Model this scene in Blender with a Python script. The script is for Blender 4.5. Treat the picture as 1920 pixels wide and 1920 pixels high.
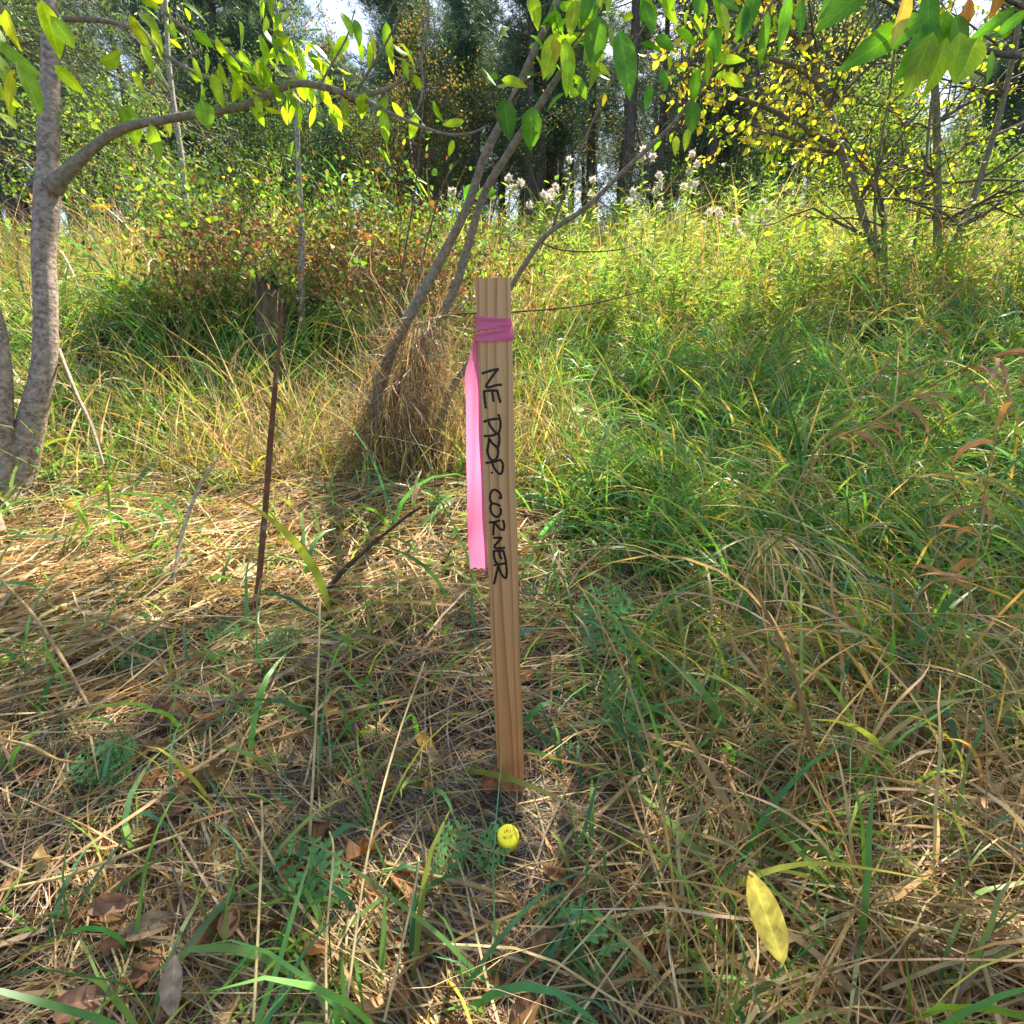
import bpy, math
import numpy as np
R = math.radians
rng = np.random.default_rng(7)
sc = bpy.context.scene
for o in list(bpy.data.objects):
    bpy.data.objects.remove(o)

# ------------------------------------------------------------------ camera, sky, sun, exposure
PITCH = R(17.0)
CAM = np.array([0.0, 0.0, 0.63])
cam = bpy.data.cameras.new('camera')
cam.sensor_width = 36.0
cam.lens = 18.0
cam.clip_start = 0.02
cam.clip_end = 900.0
co = bpy.data.objects.new('camera', cam)
sc.collection.objects.link(co)
co.location = CAM
co.rotation_euler = (R(90) - PITCH, 0, 0)
sc.camera = co

SUN_EL, SUN_AZ = R(51.0), R(20.0)       # azimuth from straight ahead (+Y) towards the right (+X)
SUN = np.array([math.sin(SUN_AZ) * math.cos(SUN_EL), math.cos(SUN_AZ) * math.cos(SUN_EL), math.sin(SUN_EL)])
w = bpy.data.worlds.new('World')
sc.world = w
w.use_nodes = True
nt = w.node_tree
bg = nt.nodes['Background']
sky = nt.nodes.new('ShaderNodeTexSky')
sky.sky_type = 'NISHITA'
sky.sun_disc = False
sky.sun_elevation = SUN_EL
sky.sun_rotation = SUN_AZ
sky.air_density = 1.0
sky.dust_density = 1.2
sky.ozone_density = 1.0
wb = nt.nodes.new('ShaderNodeVectorMath'); wb.operation = 'MULTIPLY'; wb.inputs[1].default_value = (1.05, 1.0, .93)   # camera white balance
nt.links.new(sky.outputs[0], wb.inputs[0])
nt.links.new(wb.outputs[0], bg.inputs[0])
bg.inputs[1].default_value = 0.088
sl = bpy.data.lights.new('sun', 'SUN')
sl.energy = 5.0
sl.angle = R(0.55)
sl.color = (1.0, 0.91, 0.76)
so = bpy.data.objects.new('sun', sl)
sc.collection.objects.link(so)
from mathutils import Vector
so.rotation_euler = Vector(-SUN).to_track_quat('-Z', 'Y').to_euler()
so.location = (5, 12, 14)
sc.view_settings.view_transform = 'Standard'
sc.view_settings.look = 'None'
sc.view_settings.gamma = 1.0
sc.view_settings.use_curve_mapping = False
sc.view_settings.exposure = 1.83
sc.cycles.max_bounces = 7
sc.cycles.diffuse_bounces = 3
sc.cycles.transmission_bounces = 4
sc.cycles.glossy_bounces = 2
sc.cycles.sample_clamp_indirect = 6.0
sc.cycles.use_denoising = True

# ------------------------------------------------------------------ terrain function and pixel measuring
CP, SP = math.cos(PITCH), math.sin(PITCH)
def px(u, v, d):
    """point seen at photo pixel (u, v) at depth d along the view axis"""
    x = (u - 960) / 960 * d
    y = (960 - v) / 960 * d
    return CAM + np.array([x, y * SP + d * CP, y * CP - d * SP])
def proj(P):
    Q = np.asarray(P) - CAM
    d = Q[..., 1] * CP - Q[..., 2] * SP
    y = Q[..., 1] * SP + Q[..., 2] * CP
    return 960 + 960 * Q[..., 0] / d, 960 - 960 * y / d, d
def sstep(a, b, x):
    t = np.clip((np.asarray(x, float) - a) / (b - a), 0, 1)
    return t * t * (3 - 2 * t)
_ph = np.random.default_rng(3).uniform(0, 6.28, (8, 6))
def noise(x, y, s, k=0):
    """smooth 2-D noise about -1..1, feature size s"""
    x = np.asarray(x, float) / s; y = np.asarray(y, float) / s
    p = _ph[k % 8]
    return (np.sin(x * 1.9 + 1.3 * np.sin(y * 1.3 + p[0]) + p[1]) * np.cos(y * 2.1 + 1.1 * np.sin(x * 1.7 + p[2]) + p[3])
            + .5 * np.sin(x * 4.3 + y * 2.7 + p[4]) * np.cos(y * 4.9 - x * 2.1 + p[5])) / 1.3
def H(x, y):
    x = np.asarray(x, float); y = np.asarray(y, float)
    t = y - 1.4
    up = .25 * (np.sqrt(t * t + .25) + t) / 2
    lim = 3.3
    h = np.where(up < 2.2, up, 2.2 + (lim - 2.2) * (1 - np.exp(-(up - 2.2) / (lim - 2.2))))
    h = h - .035 * np.clip(y - 34, 0, 200)
    h = h + .38 * np.exp(-((x + 1.9) / 1.7) ** 2) * sstep(3.0, 3.7, y) * (1 - sstep(4.4, 7.5, y))
    h = h + .25 * sstep(1.5, 4.0, x) * sstep(2.0, 5.0, y) * (1 - sstep(9, 14, y))
    h = h + .05 * np.exp(-((x + .72) ** 2 + (y - 2.35) ** 2) / .12)
    h = h + .020 * noise(x, y, .35, 0) + .006 * noise(x, y, .09, 1) + .05 * noise(x, y, 1.6, 2) * sstep(1.2, 3, y)
    return h - .030
def gnd(u, v, dz=0.0):
    d = .2
    while d < 60:
        p = px(u, v, d)
        if p[2] < H(p[0], p[1]) + dz:
            return p
        d += .01 + d * .004
    return px(u, v, 60)

# ------------------------------------------------------------------ mesh helpers
class MB:
    def __init__(self):
        self.v, self.f, self.c, self.u, self.n = [], [], [], [], 0
    def add(self, V, F, C, U=None):
        V = np.asarray(V, float).reshape(-1, 3); F = np.asarray(F, int)
        C = np.asarray(C, float)
        if C.ndim == 1:
            C = np.tile(C[:3], (len(V), 1))
        self.u.append(np.tile([.5, .07, 0.], (len(V), 1)) if U is None else U)
        self.v.append(V); self.c.append(C[:, :3]); self.f.append(F + self.n); self.n += len(V)
    def build(self, name, mat, parent=None, origin=None, smooth=True):
        V = np.concatenate(self.v); C = np.concatenate(self.c)
        quads = np.concatenate([f for f in self.f if f.shape[1] == 4]) if any(f.shape[1] == 4 for f in self.f) else np.zeros((0, 4), int)
        tris = np.concatenate([f for f in self.f if f.shape[1] == 3]) if any(f.shape[1] == 3 for f in self.f) else np.zeros((0, 3), int)
        me = bpy.data.meshes.new(name)
        org = np.zeros(3)
        if origin is not None:
            org = np.asarray(origin, float)
        elif parent is not None:
            org = np.array(parent.location)
        V = V - org
        me.vertices.add(len(V)); me.vertices.foreach_set('co', V.astype(np.float32).ravel())
        nl = quads.size + tris.size
        me.loops.add(nl)
        me.loops.foreach_set('vertex_index', np.concatenate([quads.ravel(), tris.ravel()]).astype(np.int32))
        me.polygons.add(len(quads) + len(tris))
        st = np.concatenate([np.arange(len(quads)) * 4, len(quads) * 4 + np.arange(len(tris)) * 3]).astype(np.int32)
        me.polygons.foreach_set('loop_start', st)
        if smooth:
            me.polygons.foreach_set('use_smooth', np.ones(len(quads) + len(tris), bool))
        a = me.color_attributes.new('col', 'FLOAT_COLOR', 'POINT')
        a.data.foreach_set('color', np.concatenate([C, np.ones((len(C), 1))], 1).astype(np.float32).ravel())
        a = me.attributes.new('luv', 'FLOAT_VECTOR', 'POINT')
        a.data.foreach_set('vector', np.concatenate(self.u).astype(np.float32).ravel())
        me.update(calc_edges=True); me.validate()
        me.materials.append(mat)
        ob = bpy.data.objects.new(name, me)
        sc.collection.objects.link(ob)
        if parent is not None:
            ob.parent = parent
        elif origin is not None:
            ob.location = org
        return ob
def tag(o, label=None, cat=None, group=None, kind=None):
    if label: o['label'] = label
    if cat: o['category'] = cat
    if group: o['group'] = group
    if kind: o['kind'] = kind
    return o
def empty(name, loc, label, cat, group=None):
    o = bpy.data.objects.new(name, None)
    o.empty_display_size = .1
    sc.collection.objects.link(o)
    o.location = [float(q) for q in loc]
    return tag(o, label, cat, group)
def nrm(a):
    return a / np.maximum(np.linalg.norm(a, axis=-1, keepdims=True), 1e-9)
def smooth_path(pts, rad, n=6):
    pts = np.asarray(pts, float); rad = np.asarray(rad, float)
    P = np.vstack([2 * pts[0] - pts[1], pts, 2 * pts[-1] - pts[-2]])
    out, ro = [], []
    for i in range(len(pts) - 1):
        a, b, c, d = P[i:i + 4]
        for k in range(n):
            t = k / n
            out.append(.5 * ((2 * b) + (c - a) * t + (2 * a - 5 * b + 4 * c - d) * t * t + (3 * b - a - 3 * c + d) * t ** 3))
            ro.append(rad[i] * (1 - t) + rad[i + 1] * t)
    out.append(pts[-1]); ro.append(rad[-1])
    return np.array(out), np.array(ro)
def tube(mb, pts, rad, col, sides=8, rough=0.0, n=5, smooth=True):
    if smooth and len(pts) > 2:
        pts, rad = smooth_path(pts, rad, n)
    pts = np.asarray(pts, float); rad = np.asarray(rad, float)
    m = len(pts)
    T = nrm(np.gradient(pts, axis=0))
    ref = np.array([0., 0., 1.]) if abs(T[:, 2]).mean() < .8 else np.array([1., 0., 0.])
    A = nrm(np.cross(T, ref)); B = np.cross(T, A)
    th = np.linspace(0, 2 * np.pi, sides, endpoint=False)
    rr = rad[:, None] * (1 + rough * rng.uniform(-1, 1, (m, sides)))
    V = pts[:, None] + rr[..., None] * (np.cos(th)[None, :, None] * A[:, None] + np.sin(th)[None, :, None] * B[:, None])
    i = np.arange(m - 1)[:, None] * sides; j = np.arange(sides)[None]
    j2 = (j + 1) % sides
    F = np.stack([i + j, i + j2, i + sides + j2, i + sides + j], -1).reshape(-1, 4)
    C = np.asarray(col, float)
    if C.ndim == 2 and len(C) == m:
        C = np.repeat(C, sides, 0)
    mb.add(V.reshape(-1, 3), F, C)
    # end cap
    for e, s in ((0, -1), (m - 1, 1)):
        base = mb.n
        Vc = np.vstack([V[e], pts[e] + T[e] * s * rad[e] * .4])
        Fc = np.array([[k, (k + 1) % sides, sides] for k in range(sides)])
        mb.add(Vc, Fc, C[e * 1] if C.ndim == 2 else C)
def ribbons(mb, P0, az, el, L, W, curl, cols, nseg=4, wave=.25, tw=None, tipcol=None, clamp=True, prof=None, zoff=0.003, rg=None, maxh=None, keepout=False):
    """curved blades: base points, azimuth, elevation, length, width, total change of elevation"""
    rg = rg or rng
    N = len(P0)
    t = np.linspace(0, 1, nseg + 1)
    w_ = np.interp(t, [0, .25, .6, 1], [.6, 1, .85, .06]) if prof is None else np.asarray(prof)
    pos = np.zeros((N, nseg + 1, 3)); pos[:, 0] = P0
    D = np.zeros((N, nseg + 1, 3))
    a = np.array(az, float)
    for k in range(nseg + 1):
        e = el + curl * (k / nseg) ** 1.3
        D[:, k] = np.stack([np.cos(e) * np.cos(a), np.cos(e) * np.sin(a), np.sin(e)], 1)
        if k < nseg:
            pos[:, k + 1] = pos[:, k] + D[:, k] * (L / nseg)[:, None]
            a = a + rg.normal(0, wave, N) / nseg ** .5
    if clamp:
        h = H(pos[..., 0], pos[..., 1]) + zoff
        lift = np.maximum(pos[..., 2], h + rg.uniform(0, .012, (N, 1)))
        if maxh is not None:
            mh = np.broadcast_to(maxh, (N,))[:, None] * rg.uniform(.35, 1, (N, 1))
            e = np.maximum(lift - h, 0)
            lift = h + mh * (1 - np.exp(-e / mh))
        pos[..., 2] = lift
    if keepout:
        bad = np.zeros(N, bool)
        for q in np.linspace(0, 1, 7):
            c_ = KEEP + (CAM - KEEP) * q * .5
            dd = np.linalg.norm(pos - c_, axis=-1)
            mid_ = np.linalg.norm((pos[:, 1:] + pos[:, :-1]) / 2 - c_, axis=-1)
            bad |= (dd.min(1) < .026) | (mid_.min(1) < .026)
        g_ = ~bad
        pos, D, L, W = pos[g_], D[g_], L[g_], W[g_]
        cols = np.asarray(cols, float)
        if cols.ndim == 2: cols = cols[g_]
        if tipcol is not None and np.asarray(tipcol).ndim == 2: tipcol = np.asarray(tipcol)[g_]
        if tw is not None: tw = tw[g_]
        N = len(pos)
    side = nrm(np.cross(D, np.array([0, 0, 1.])) + 1e-6)
    up = nrm(np.cross(side, D))
    if tw is None:
        tw = rg.uniform(-1.3, 1.3, N)
    tt = tw[:, None] + t[None] * rg.normal(0, .7, N)[:, None]
    S = side * np.cos(tt)[..., None] + up * np.sin(tt)[..., None]
    hw = (W[:, None] * w_[None] / 2)[..., None]
    V = np.stack([pos - S * hw, pos + S * hw], 2).reshape(-1, 3)
    i = (np.arange(N) * (nseg + 1) * 2)[:, None] + (np.arange(nseg) * 2)[None]
    F = np.stack([i, i + 1, i + 3, i + 2], -1).reshape(-1, 4)
    cols = np.asarray(cols, float)
    if cols.ndim == 1: cols = np.tile(cols, (N, 1))
    if tipcol is None:
        C = np.repeat(cols[:, None], nseg + 1, 1)
    else:
        tc = np.asarray(tipcol, float)
        if tc.ndim == 1: tc = np.tile(tc, (N, 1))
        k = (t ** 2)[None, :, None]
        C = cols[:, None] * (1 - k) + tc[:, None] * k
    C = np.repeat(C[:, :, None], 2, 2).reshape(-1, 3)
    mb.add(V, F, C)
    return pos
KEEP = gnd(953, 1566, .045)
OVATE = ([0, .12, .3, .5, .7, .87, 1], [.02, .62, .98, 1, .78, .38, .0])
LANCE = ([0, .15, .35, .55, .75, .9, 1], [.03, .6, 1, .92, .62, .28, .0])
def leaves(mb, P, D, Nn, L, W, cols, prof=OVATE, fold=.25, droop=.2, rg=None, edge=None, curlw=0.0):
    rg = rg or rng
    P = np.asarray(P, float); N = len(P)
    D = nrm(np.asarray(D, float)); Nn = np.asarray(Nn, float)
    S = nrm(np.cross(D, Nn)); Nn = np.cross(S, D)
    t = np.array(prof[0]); wp = np.array(prof[1]); K = len(t)
    L = np.broadcast_to(L, (N,)); W = np.broadcast_to(W, (N,))
    fold = np.broadcast_to(fold, (N,)); droop = np.broadcast_to(droop, (N,))
    ax = P[:, None] + D[:, None] * (L[:, None] * t[None])[..., None] - Nn[:, None] * (L[:, None] * droop[:, None] * t[None] ** 2)[..., None]
    hw = W[:, None] * wp[None] / 2
    wv = 1 + curlw * rg.normal(0, 1, (N, K))
    def edgepts(s):
        return ax + S[:, None] * (s * hw)[..., None] * .97 + Nn[:, None] * (hw * fold[:, None] * (wv if s > 0 else 2 - wv))[..., None]
    V = np.stack([edgepts(-1), ax, edgepts(1)], 2).reshape(-1, 3)
    b = (np.arange(N) * K * 3)[:, None] + (np.arange(K - 1) * 3)[None]
    F = np.concatenate([np.stack([b, b + 1, b + 4, b + 3], -1), np.stack([b + 1, b + 2, b + 5, b + 4], -1)], 1).reshape(-1, 4)
    cols = np.asarray(cols, float)
    if cols.ndim == 1: cols = np.tile(cols, (N, 1))
    C = np.repeat(cols[:, None, None], K, 1); C = np.repeat(C, 3, 2)
    C = C.copy(); C[:, :, 1] = C[:, :, 1] * 1.12
    if edge is not None:
        C[:, :, 0] = C[:, :, 0] * .6 + np.asarray(edge) * .4
    U = np.zeros((N, K, 3, 3)); U[..., 0] = np.array([-1, 0, 1.])[None, None]; U[..., 1] = t[None, :, None]
    mb.add(V, F, C.reshape(-1, 3), U.reshape(-1, 3))
def diamonds(mb, P, D, S, L, W, cols):
    """small flat leaves of one quad each"""
    N = len(P); D = nrm(D); S = nrm(np.cross(np.cross(D, S), D))
    L = np.broadcast_to(L, (N,))[:, None]; W = np.broadcast_to(W, (N,))[:, None]
    V = np.stack([P, P + D * L * .45 + S * W / 2, P + D * L, P + D * L * .45 - S * W / 2], 1).reshape(-1, 3)
    F = np.arange(4 * N).reshape(-1, 4)
    cols = np.asarray(cols, float)
    if cols.ndim == 1: cols = np.tile(cols, (N, 1))
    mb.add(V, F, np.repeat(cols, 4, 0))
def rdir(N, rg=None):
    return nrm((rg or rng).normal(0, 1, (N, 3)))
def jit(col, N, s=.2, rg=None):
    rg = rg or rng
    return np.clip(np.asarray(col)[None] * (1 + rg.normal(0, s, (N, 1))) * (1 + rg.normal(0, s * .35, (N, 3))), .004, .9)
def pick(cols, p, N, s=.2, rg=None):
    rg = rg or rng
    cols = np.asarray(cols, float)
    k = rg.choice(len(cols), N, p=np.asarray(p) / np.sum(p))
    return np.clip(cols[k] * (1 + rg.normal(0, s, (N, 1))) * (1 + rg.normal(0, s * .35, (N, 3))), .004, .9)

# ------------------------------------------------------------------ materials
def newmat(name):
    m = bpy.data.materials.new(name); m.use_nodes = True
    t = m.node_tree; t.nodes.clear()
    out = t.nodes.new('ShaderNodeOutputMaterial')
    return m, t, out
def leafmat(name, trans=.45, rough=.5, spec=.4, tint=(1.25, 1.15, .55), nscale=60, namp=.35, veins=0.0, spots=None):
    m, t, out = newmat(name)
    N = t.nodes.new; L = t.links.new
    at = N('ShaderNodeAttribute'); at.attribute_name = 'col'
    tc = N('ShaderNodeTexCoord')
    nz = N('ShaderNodeTexNoise'); nz.inputs['Scale'].default_value = nscale; nz.inputs['Detail'].default_value = 3
    L(tc.outputs['Object'], nz.inputs['Vector'])
    mr = N('ShaderNodeMapRange'); mr.inputs[1].default_value = .3; mr.inputs[2].default_value = .7
    mr.inputs[3].default_value = 1 - namp; mr.inputs[4].default_value = 1 + namp
    L(nz.outputs[0], mr.inputs[0])
    mx = N('ShaderNodeVectorMath'); mx.operation = 'SCALE'
    L(at.outputs['Color'], mx.inputs[0]); L(mr.outputs[0], mx.inputs['Scale'])
    def mth(op, a, b=None):
        q = N('ShaderNodeMath'); q.operation = op
        for i_, v_ in enumerate((a, b)):
            if v_ is None: continue
            if isinstance(v_, (int, float)): q.inputs[i_].default_value = v_
            else: L(v_, q.inputs[i_])
        return q.outputs[0]
    if spots:
        n3 = N('ShaderNodeTexNoise'); n3.inputs['Scale'].default_value = spots[0]; n3.inputs['Detail'].default_value = 4
        L(tc.outputs['Object'], n3.inputs['Vector'])
        r3 = N('ShaderNodeMapRange'); r3.inputs[1].default_value = spots[1]; r3.inputs[2].default_value = spots[1] + .05; L(n3.outputs[0], r3.inputs[0])
        m3 = N('ShaderNodeMix'); m3.data_type = 'RGBA'; L(r3.outputs[0], m3.inputs[0]); L(mx.outputs[0], m3.inputs[6]); m3.inputs[7].default_value = (*spots[2], 1)
        m4 = N('ShaderNodeVectorMath'); m4.operation = 'SCALE'; m4.inputs['Scale'].default_value = 1; L(m3.outputs[2], m4.inputs[0]); mx = m4
    if veins:
        la = N('ShaderNodeAttribute'); la.attribute_name = 'luv'
        sp_ = N('ShaderNodeSeparateXYZ'); L(la.outputs['Vector'], sp_.inputs[0])
        ab = mth('ABSOLUTE', sp_.outputs[0])
        mid = mth('LESS_THAN', ab, .055)
        fr = mth('FRACT', mth('SUBTRACT', mth('MULTIPLY', sp_.outputs[1], 8.0), mth('MULTIPLY', ab, 1.6)))
        side_ = mth('MULTIPLY', mth('LESS_THAN', fr, .13), .55)
        vv_ = mth('MULTIPLY', mth('MAXIMUM', mid, side_), veins)
        sc2 = N('ShaderNodeVectorMath'); sc2.operation = 'SCALE'; L(mx.outputs[0], sc2.inputs[0]); L(mth('ADD', vv_, 1.0), sc2.inputs['Scale']); mx = sc2
    p = N('ShaderNodeBsdfPrincipled')
    p.inputs['Roughness'].default_value = rough
    p.inputs['Specular IOR Level'].default_value = spec
    L(mx.outputs[0], p.inputs['Base Color'])
    if trans > 0:
        tr = N('ShaderNodeBsdfTranslucent')
        tm = N('ShaderNodeVectorMath'); tm.operation = 'MULTIPLY'; tm.inputs[1].default_value = tint
        L(mx.outputs[0], tm.inputs[0]); L(tm.outputs[0], tr.inputs['Color'])
        ms = N('ShaderNodeMixShader'); ms.inputs[0].default_value = trans
        L(p.outputs[0], ms.inputs[1]); L(tr.outputs[0], ms.inputs[2]); L(ms.outputs[0], out.inputs[0])
    else:
        L(p.outputs[0], out.inputs[0])
    return m
def barkmat(name, scale=(8, 8, 2.5), amp=.5, bump=.3, rough=.85, spots=None):
    m, t, out = newmat(name)
    N = t.nodes.new; L = t.links.new
    at = N('ShaderNodeAttribute'); at.attribute_name = 'col'
    tc = N('ShaderNodeTexCoord'); mp = N('ShaderNodeMapping'); mp.inputs['Scale'].default_value = scale
    L(tc.outputs['Object'], mp.inputs[0])
    nz = N('ShaderNodeTexNoise'); nz.inputs['Scale'].default_value = 6; nz.inputs['Detail'].default_value = 6; nz.inputs['Roughness'].default_value = .65
    L(mp.outputs[0], nz.inputs['Vector'])
    mr = N('ShaderNodeMapRange'); mr.inputs[1].default_value = .35; mr.inputs[2].default_value = .65
    mr.inputs[3].default_value = 1 - amp; mr.inputs[4].default_value = 1 + amp
    L(nz.outputs[0], mr.inputs[0])
    mx = N('ShaderNodeVectorMath'); mx.operation = 'SCALE'
    L(at.outputs['Color'], mx.inputs[0]); L(mr.outputs[0], mx.inputs['Scale'])
    col = mx.outputs[0]
    if spots:
        n2 = N('ShaderNodeTexNoise'); n2.inputs['Scale'].default_value = spots[0]; n2.inputs['Detail'].default_value = 4
        L(tc.outputs['Object'], n2.inputs['Vector'])
        r2 = N('ShaderNodeMapRange'); r2.inputs[1].default_value = spots[1]; r2.inputs[2].default_value = spots[1] + .06
        L(n2.outputs[0], r2.inputs[0])
        m2 = N('ShaderNodeMix'); m2.data_type = 'RGBA'
        L(r2.outputs[0], m2.inputs[0]); L(col, m2.inputs[6]); m2.inputs[7].default_value = (*spots[2], 1)
        col = m2.outputs[2]
    p = N('ShaderNodeBsdfPrincipled'); p.inputs['Roughness'].default_value = rough
    p.inputs['Specular IOR Level'].default_value = .25
    L(col, p.inputs['Base Color'])
    bp = N('ShaderNodeBump'); bp.inputs['Strength'].default_value = bump; bp.inputs['Distance'].default_value = .01
    L(nz.outputs[0], bp.inputs['Height']); L(bp.outputs[0], p.inputs['Normal'])
    L(p.outputs[0], out.inputs[0])
    return m
M_grass = leafmat('green_grass', .45, .42, .5, nscale=25, namp=.25)
M_straw = leafmat('dry_straw', .36, .6, .3, tint=(1.1, .98, .7), nscale=40, namp=.35)
M_leaf = leafmat('broad_leaf', .58, .42, .4, tint=(1.55, 1.5, .35), nscale=28, namp=.28, veins=.4, spots=(55, .68, (.20, .11, .03)))
M_needle = leafmat('needle', .25, .55, .3, nscale=2, namp=.3)
M_bush = leafmat('bush_leaf', .5, .6, .2, tint=(1.3, 1.25, .5), nscale=3, namp=.3)
M_litter = leafmat('fallen_leaf', .25, .6, .3, tint=(1.2, .95, .6), nscale=90, namp=.45, veins=.3, spots=(60, .70, (.14, .08, .04)))
M_seed = leafmat('seed_fluff', .4, .8, .1, tint=(1, 1, 1), nscale=50, namp=.1)
M_bark = barkmat('smooth_bark', (9, 9, 10), .55, 1.0, spots=(26, .60, (.30, .30, .22)))
M_twig = barkmat('twig_bark', (9, 9, 9), .4, .3, spots=(30, .62, (.26, .25, .20)))
M_pine = barkmat('pine_bark', (5, 5, 1.2), .5, .8)

# ground soil
def soil():
    m, t, out = newmat('soil')
    N = t.nodes.new; L = t.links.new
    tc = N('ShaderNodeTexCoord')
    nz = N('ShaderNodeTexNoise'); nz.inputs['Scale'].default_value = 14; nz.inputs['Detail'].default_value = 8; nz.inputs['Roughness'].default_value = .7
    L(tc.outputs['Object'], nz.inputs['Vector'])
    cr = N('ShaderNodeValToRGB')
    cr.color_ramp.elements[0].position = .3; cr.color_ramp.elements[0].color = (.018, .013, .008, 1)
    cr.color_ramp.elements[1].position = .72; cr.color_ramp.elements[1].color = (.075, .05, .03, 1)
    L(nz.outputs[0], cr.inputs[0])
    p = N('ShaderNodeBsdfPrincipled'); p.inputs['Roughness'].default_value = .95; p.inputs['Specular IOR Level'].default_value = .1
    L(cr.outputs[0], p.inputs['Base Color'])
    bp = N('ShaderNodeBump'); bp.inputs['Distance'].default_value = .02; bp.inputs['Strength'].default_value = .8
    L(nz.outputs[0], bp.inputs['Height']); L(bp.outputs[0], p.inputs['Normal'])
    L(p.outputs[0], out.inputs[0])
    return m
def grid_ground():
    n = 260
    s = np.linspace(-1, 1, n)
    X = np.sign(s) * (np.abs(s) * 5 + (np.abs(s) ** 5) * 160)
    sy = np.linspace(0, 1, 300)
    Y = -8 + sy * 14 + sy ** 5 * 190
    XX, YY = np.meshgrid(X, Y)
    ZZ = H(XX, YY)
    V = np.stack([XX, YY, ZZ], -1).reshape(-1, 3)
    i = np.arange(len(Y) - 1)[:, None] * n; j = np.arange(n - 1)[None]
    F = np.stack([i + j, i + j + 1, i + n + j + 1, i + n + j], -1).reshape(-1, 4)
    mb = MB(); mb.add(V, F, (.1, .08, .05))
    tag(mb.build('ground', soil()), kind='structure')
grid_ground()

# ------------------------------------------------------------------ wooden survey stake
TOP_D, BOT_D = .553, .760
Pt = px(923, 521, TOP_D); Pb = px(959, 1500, BOT_D)
AX = nrm(Pb - Pt)                                   # down the stake
XD = np.array([1., 0, 0]); XD = nrm(XD - AX * (XD @ AX))
ND = nrm(np.cross(AX, XD))                          # towards the camera or away
if ND @ (CAM - Pt) < 0: ND = -ND
def on_face(u, v, off=0.0):
    """photo pixel -> (across, along) on the front face"""
    r = px(u, v, 1.0) - CAM
    O = Pt + ND * off
    s = ((O - CAM) @ ND) / (r @ ND)
    q = CAM + r * s - Pt
    return q @ XD, q @ AX
def face(a, b, off=0.0):
    return Pt + XD * a + AX * b + ND * off
wL, _ = on_face(890, 522); wR, _ = on_face(956.5, 522)
SW = wR - wL; SC = (wR + wL) / 2
def woodmat():
    m, t, out = newmat('sawn_softwood')
    N = t.nodes.new; L = t.links.new
    tc = N('ShaderNodeTexCoord')
    mp = N('ShaderNodeMapping'); mp.inputs['Scale'].default_value = (1, 1, .045)
    L(tc.outputs['Object'], mp.inputs[0])
    n1 = N('ShaderNodeTexNoise'); n1.inputs['Scale'].default_value = 22; n1.inputs['Detail'].default_value = 2
    L(mp.outputs[0], n1.inputs['Vector'])
    sx = N('ShaderNodeSeparateXYZ'); L(tc.outputs['Object'], sx.inputs[0])
    a = N('ShaderNodeMath'); a.operation = 'MULTIPLY_ADD'; a.inputs[1].default_value = 105; 
    L(sx.outputs[0], a.inputs[0])
    b = N('ShaderNodeMath'); b.operation = 'MULTIPLY'; b.inputs[1].default_value = 5.0; L(n1.outputs[0], b.inputs[0]); L(b.outputs[0], a.inputs[2])
    fr = N('ShaderNodeMath'); fr.operation = 'FRACT'; L(a.outputs[0], fr.inputs[0])
    cr = N('ShaderNodeValToRGB')
    e = cr.color_ramp.elements
    e[0].position = 0; e[0].color = (.68, .43, .21, 1)
    e[1].position = 1; e[1].color = (.66, .41, .195, 1)
    for p_, c in ((.55, (.63, .38, .175)), (.80, (.50, .28, .13)), (.90, (.42, .20, .08)), (.95, (.60, .37, .19))):
        q = e.new(p_); q.color = (*c, 1)
    L(fr.outputs[0], cr.inputs[0])
    mp2 = N('ShaderNodeMapping'); mp2.inputs['Scale'].default_value = (260, 260, 5)
    L(tc.outputs['Object'], mp2.inputs[0])
    n2 = N('ShaderNodeTexNoise'); n2.inputs['Scale'].default_value = 3; n2.inputs['Detail'].default_value = 4; L(mp2.outputs[0], n2.inputs['Vector'])
    mr = N('ShaderNodeMapRange'); mr.inputs[3].default_value = .78; mr.inputs[4].default_value = 1.2; L(n2.outputs[0], mr.inputs[0])
    # redder, darker wood toward the foot
    st = N('ShaderNodeMapRange'); st.inputs[1].default_value = -.74; st.inputs[2].default_value = -.12; L(sx.outputs[2], st.inputs[0])
    mxs = N('ShaderNodeMix'); mxs.data_type = 'RGBA'; mxs.blend_type = 'MULTIPLY'; mxs.inputs[0].default_value = 1
    stc = N('ShaderNodeValToRGB'); stc.color_ramp.elements[0].color = (.86, .58, .42, 1); stc.color_ramp.elements[1].color = (1, 1, 1, 1)
    L(st.outputs[0], stc.inputs[0]); L(cr.outputs[0], mxs.inputs[6]); L(stc.outputs[0], mxs.inputs[7])
    mx = N('ShaderNodeVectorMath'); mx.operation = 'SCALE'; L(mxs.outputs[2], mx.inputs[0]); L(mr.outputs[0], mx.inputs['Scale'])
    p = N('ShaderNodeBsdfPrincipled'); p.inputs['Roughness'].default_value = .62; p.inputs['Specular IOR Level'].default_value = .3
    L(mx.outputs[0], p.inputs['Base Color'])
    bp = N('ShaderNodeBump'); bp.inputs['Strength'].default_value = .25; bp.inputs['Distance'].default_value = .001
    L(n2.outputs[0], bp.inputs['Height']); L(bp.outputs[0], p.inputs['Normal'])
    L(p.outputs[0], out.inputs[0])
    return m
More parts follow.
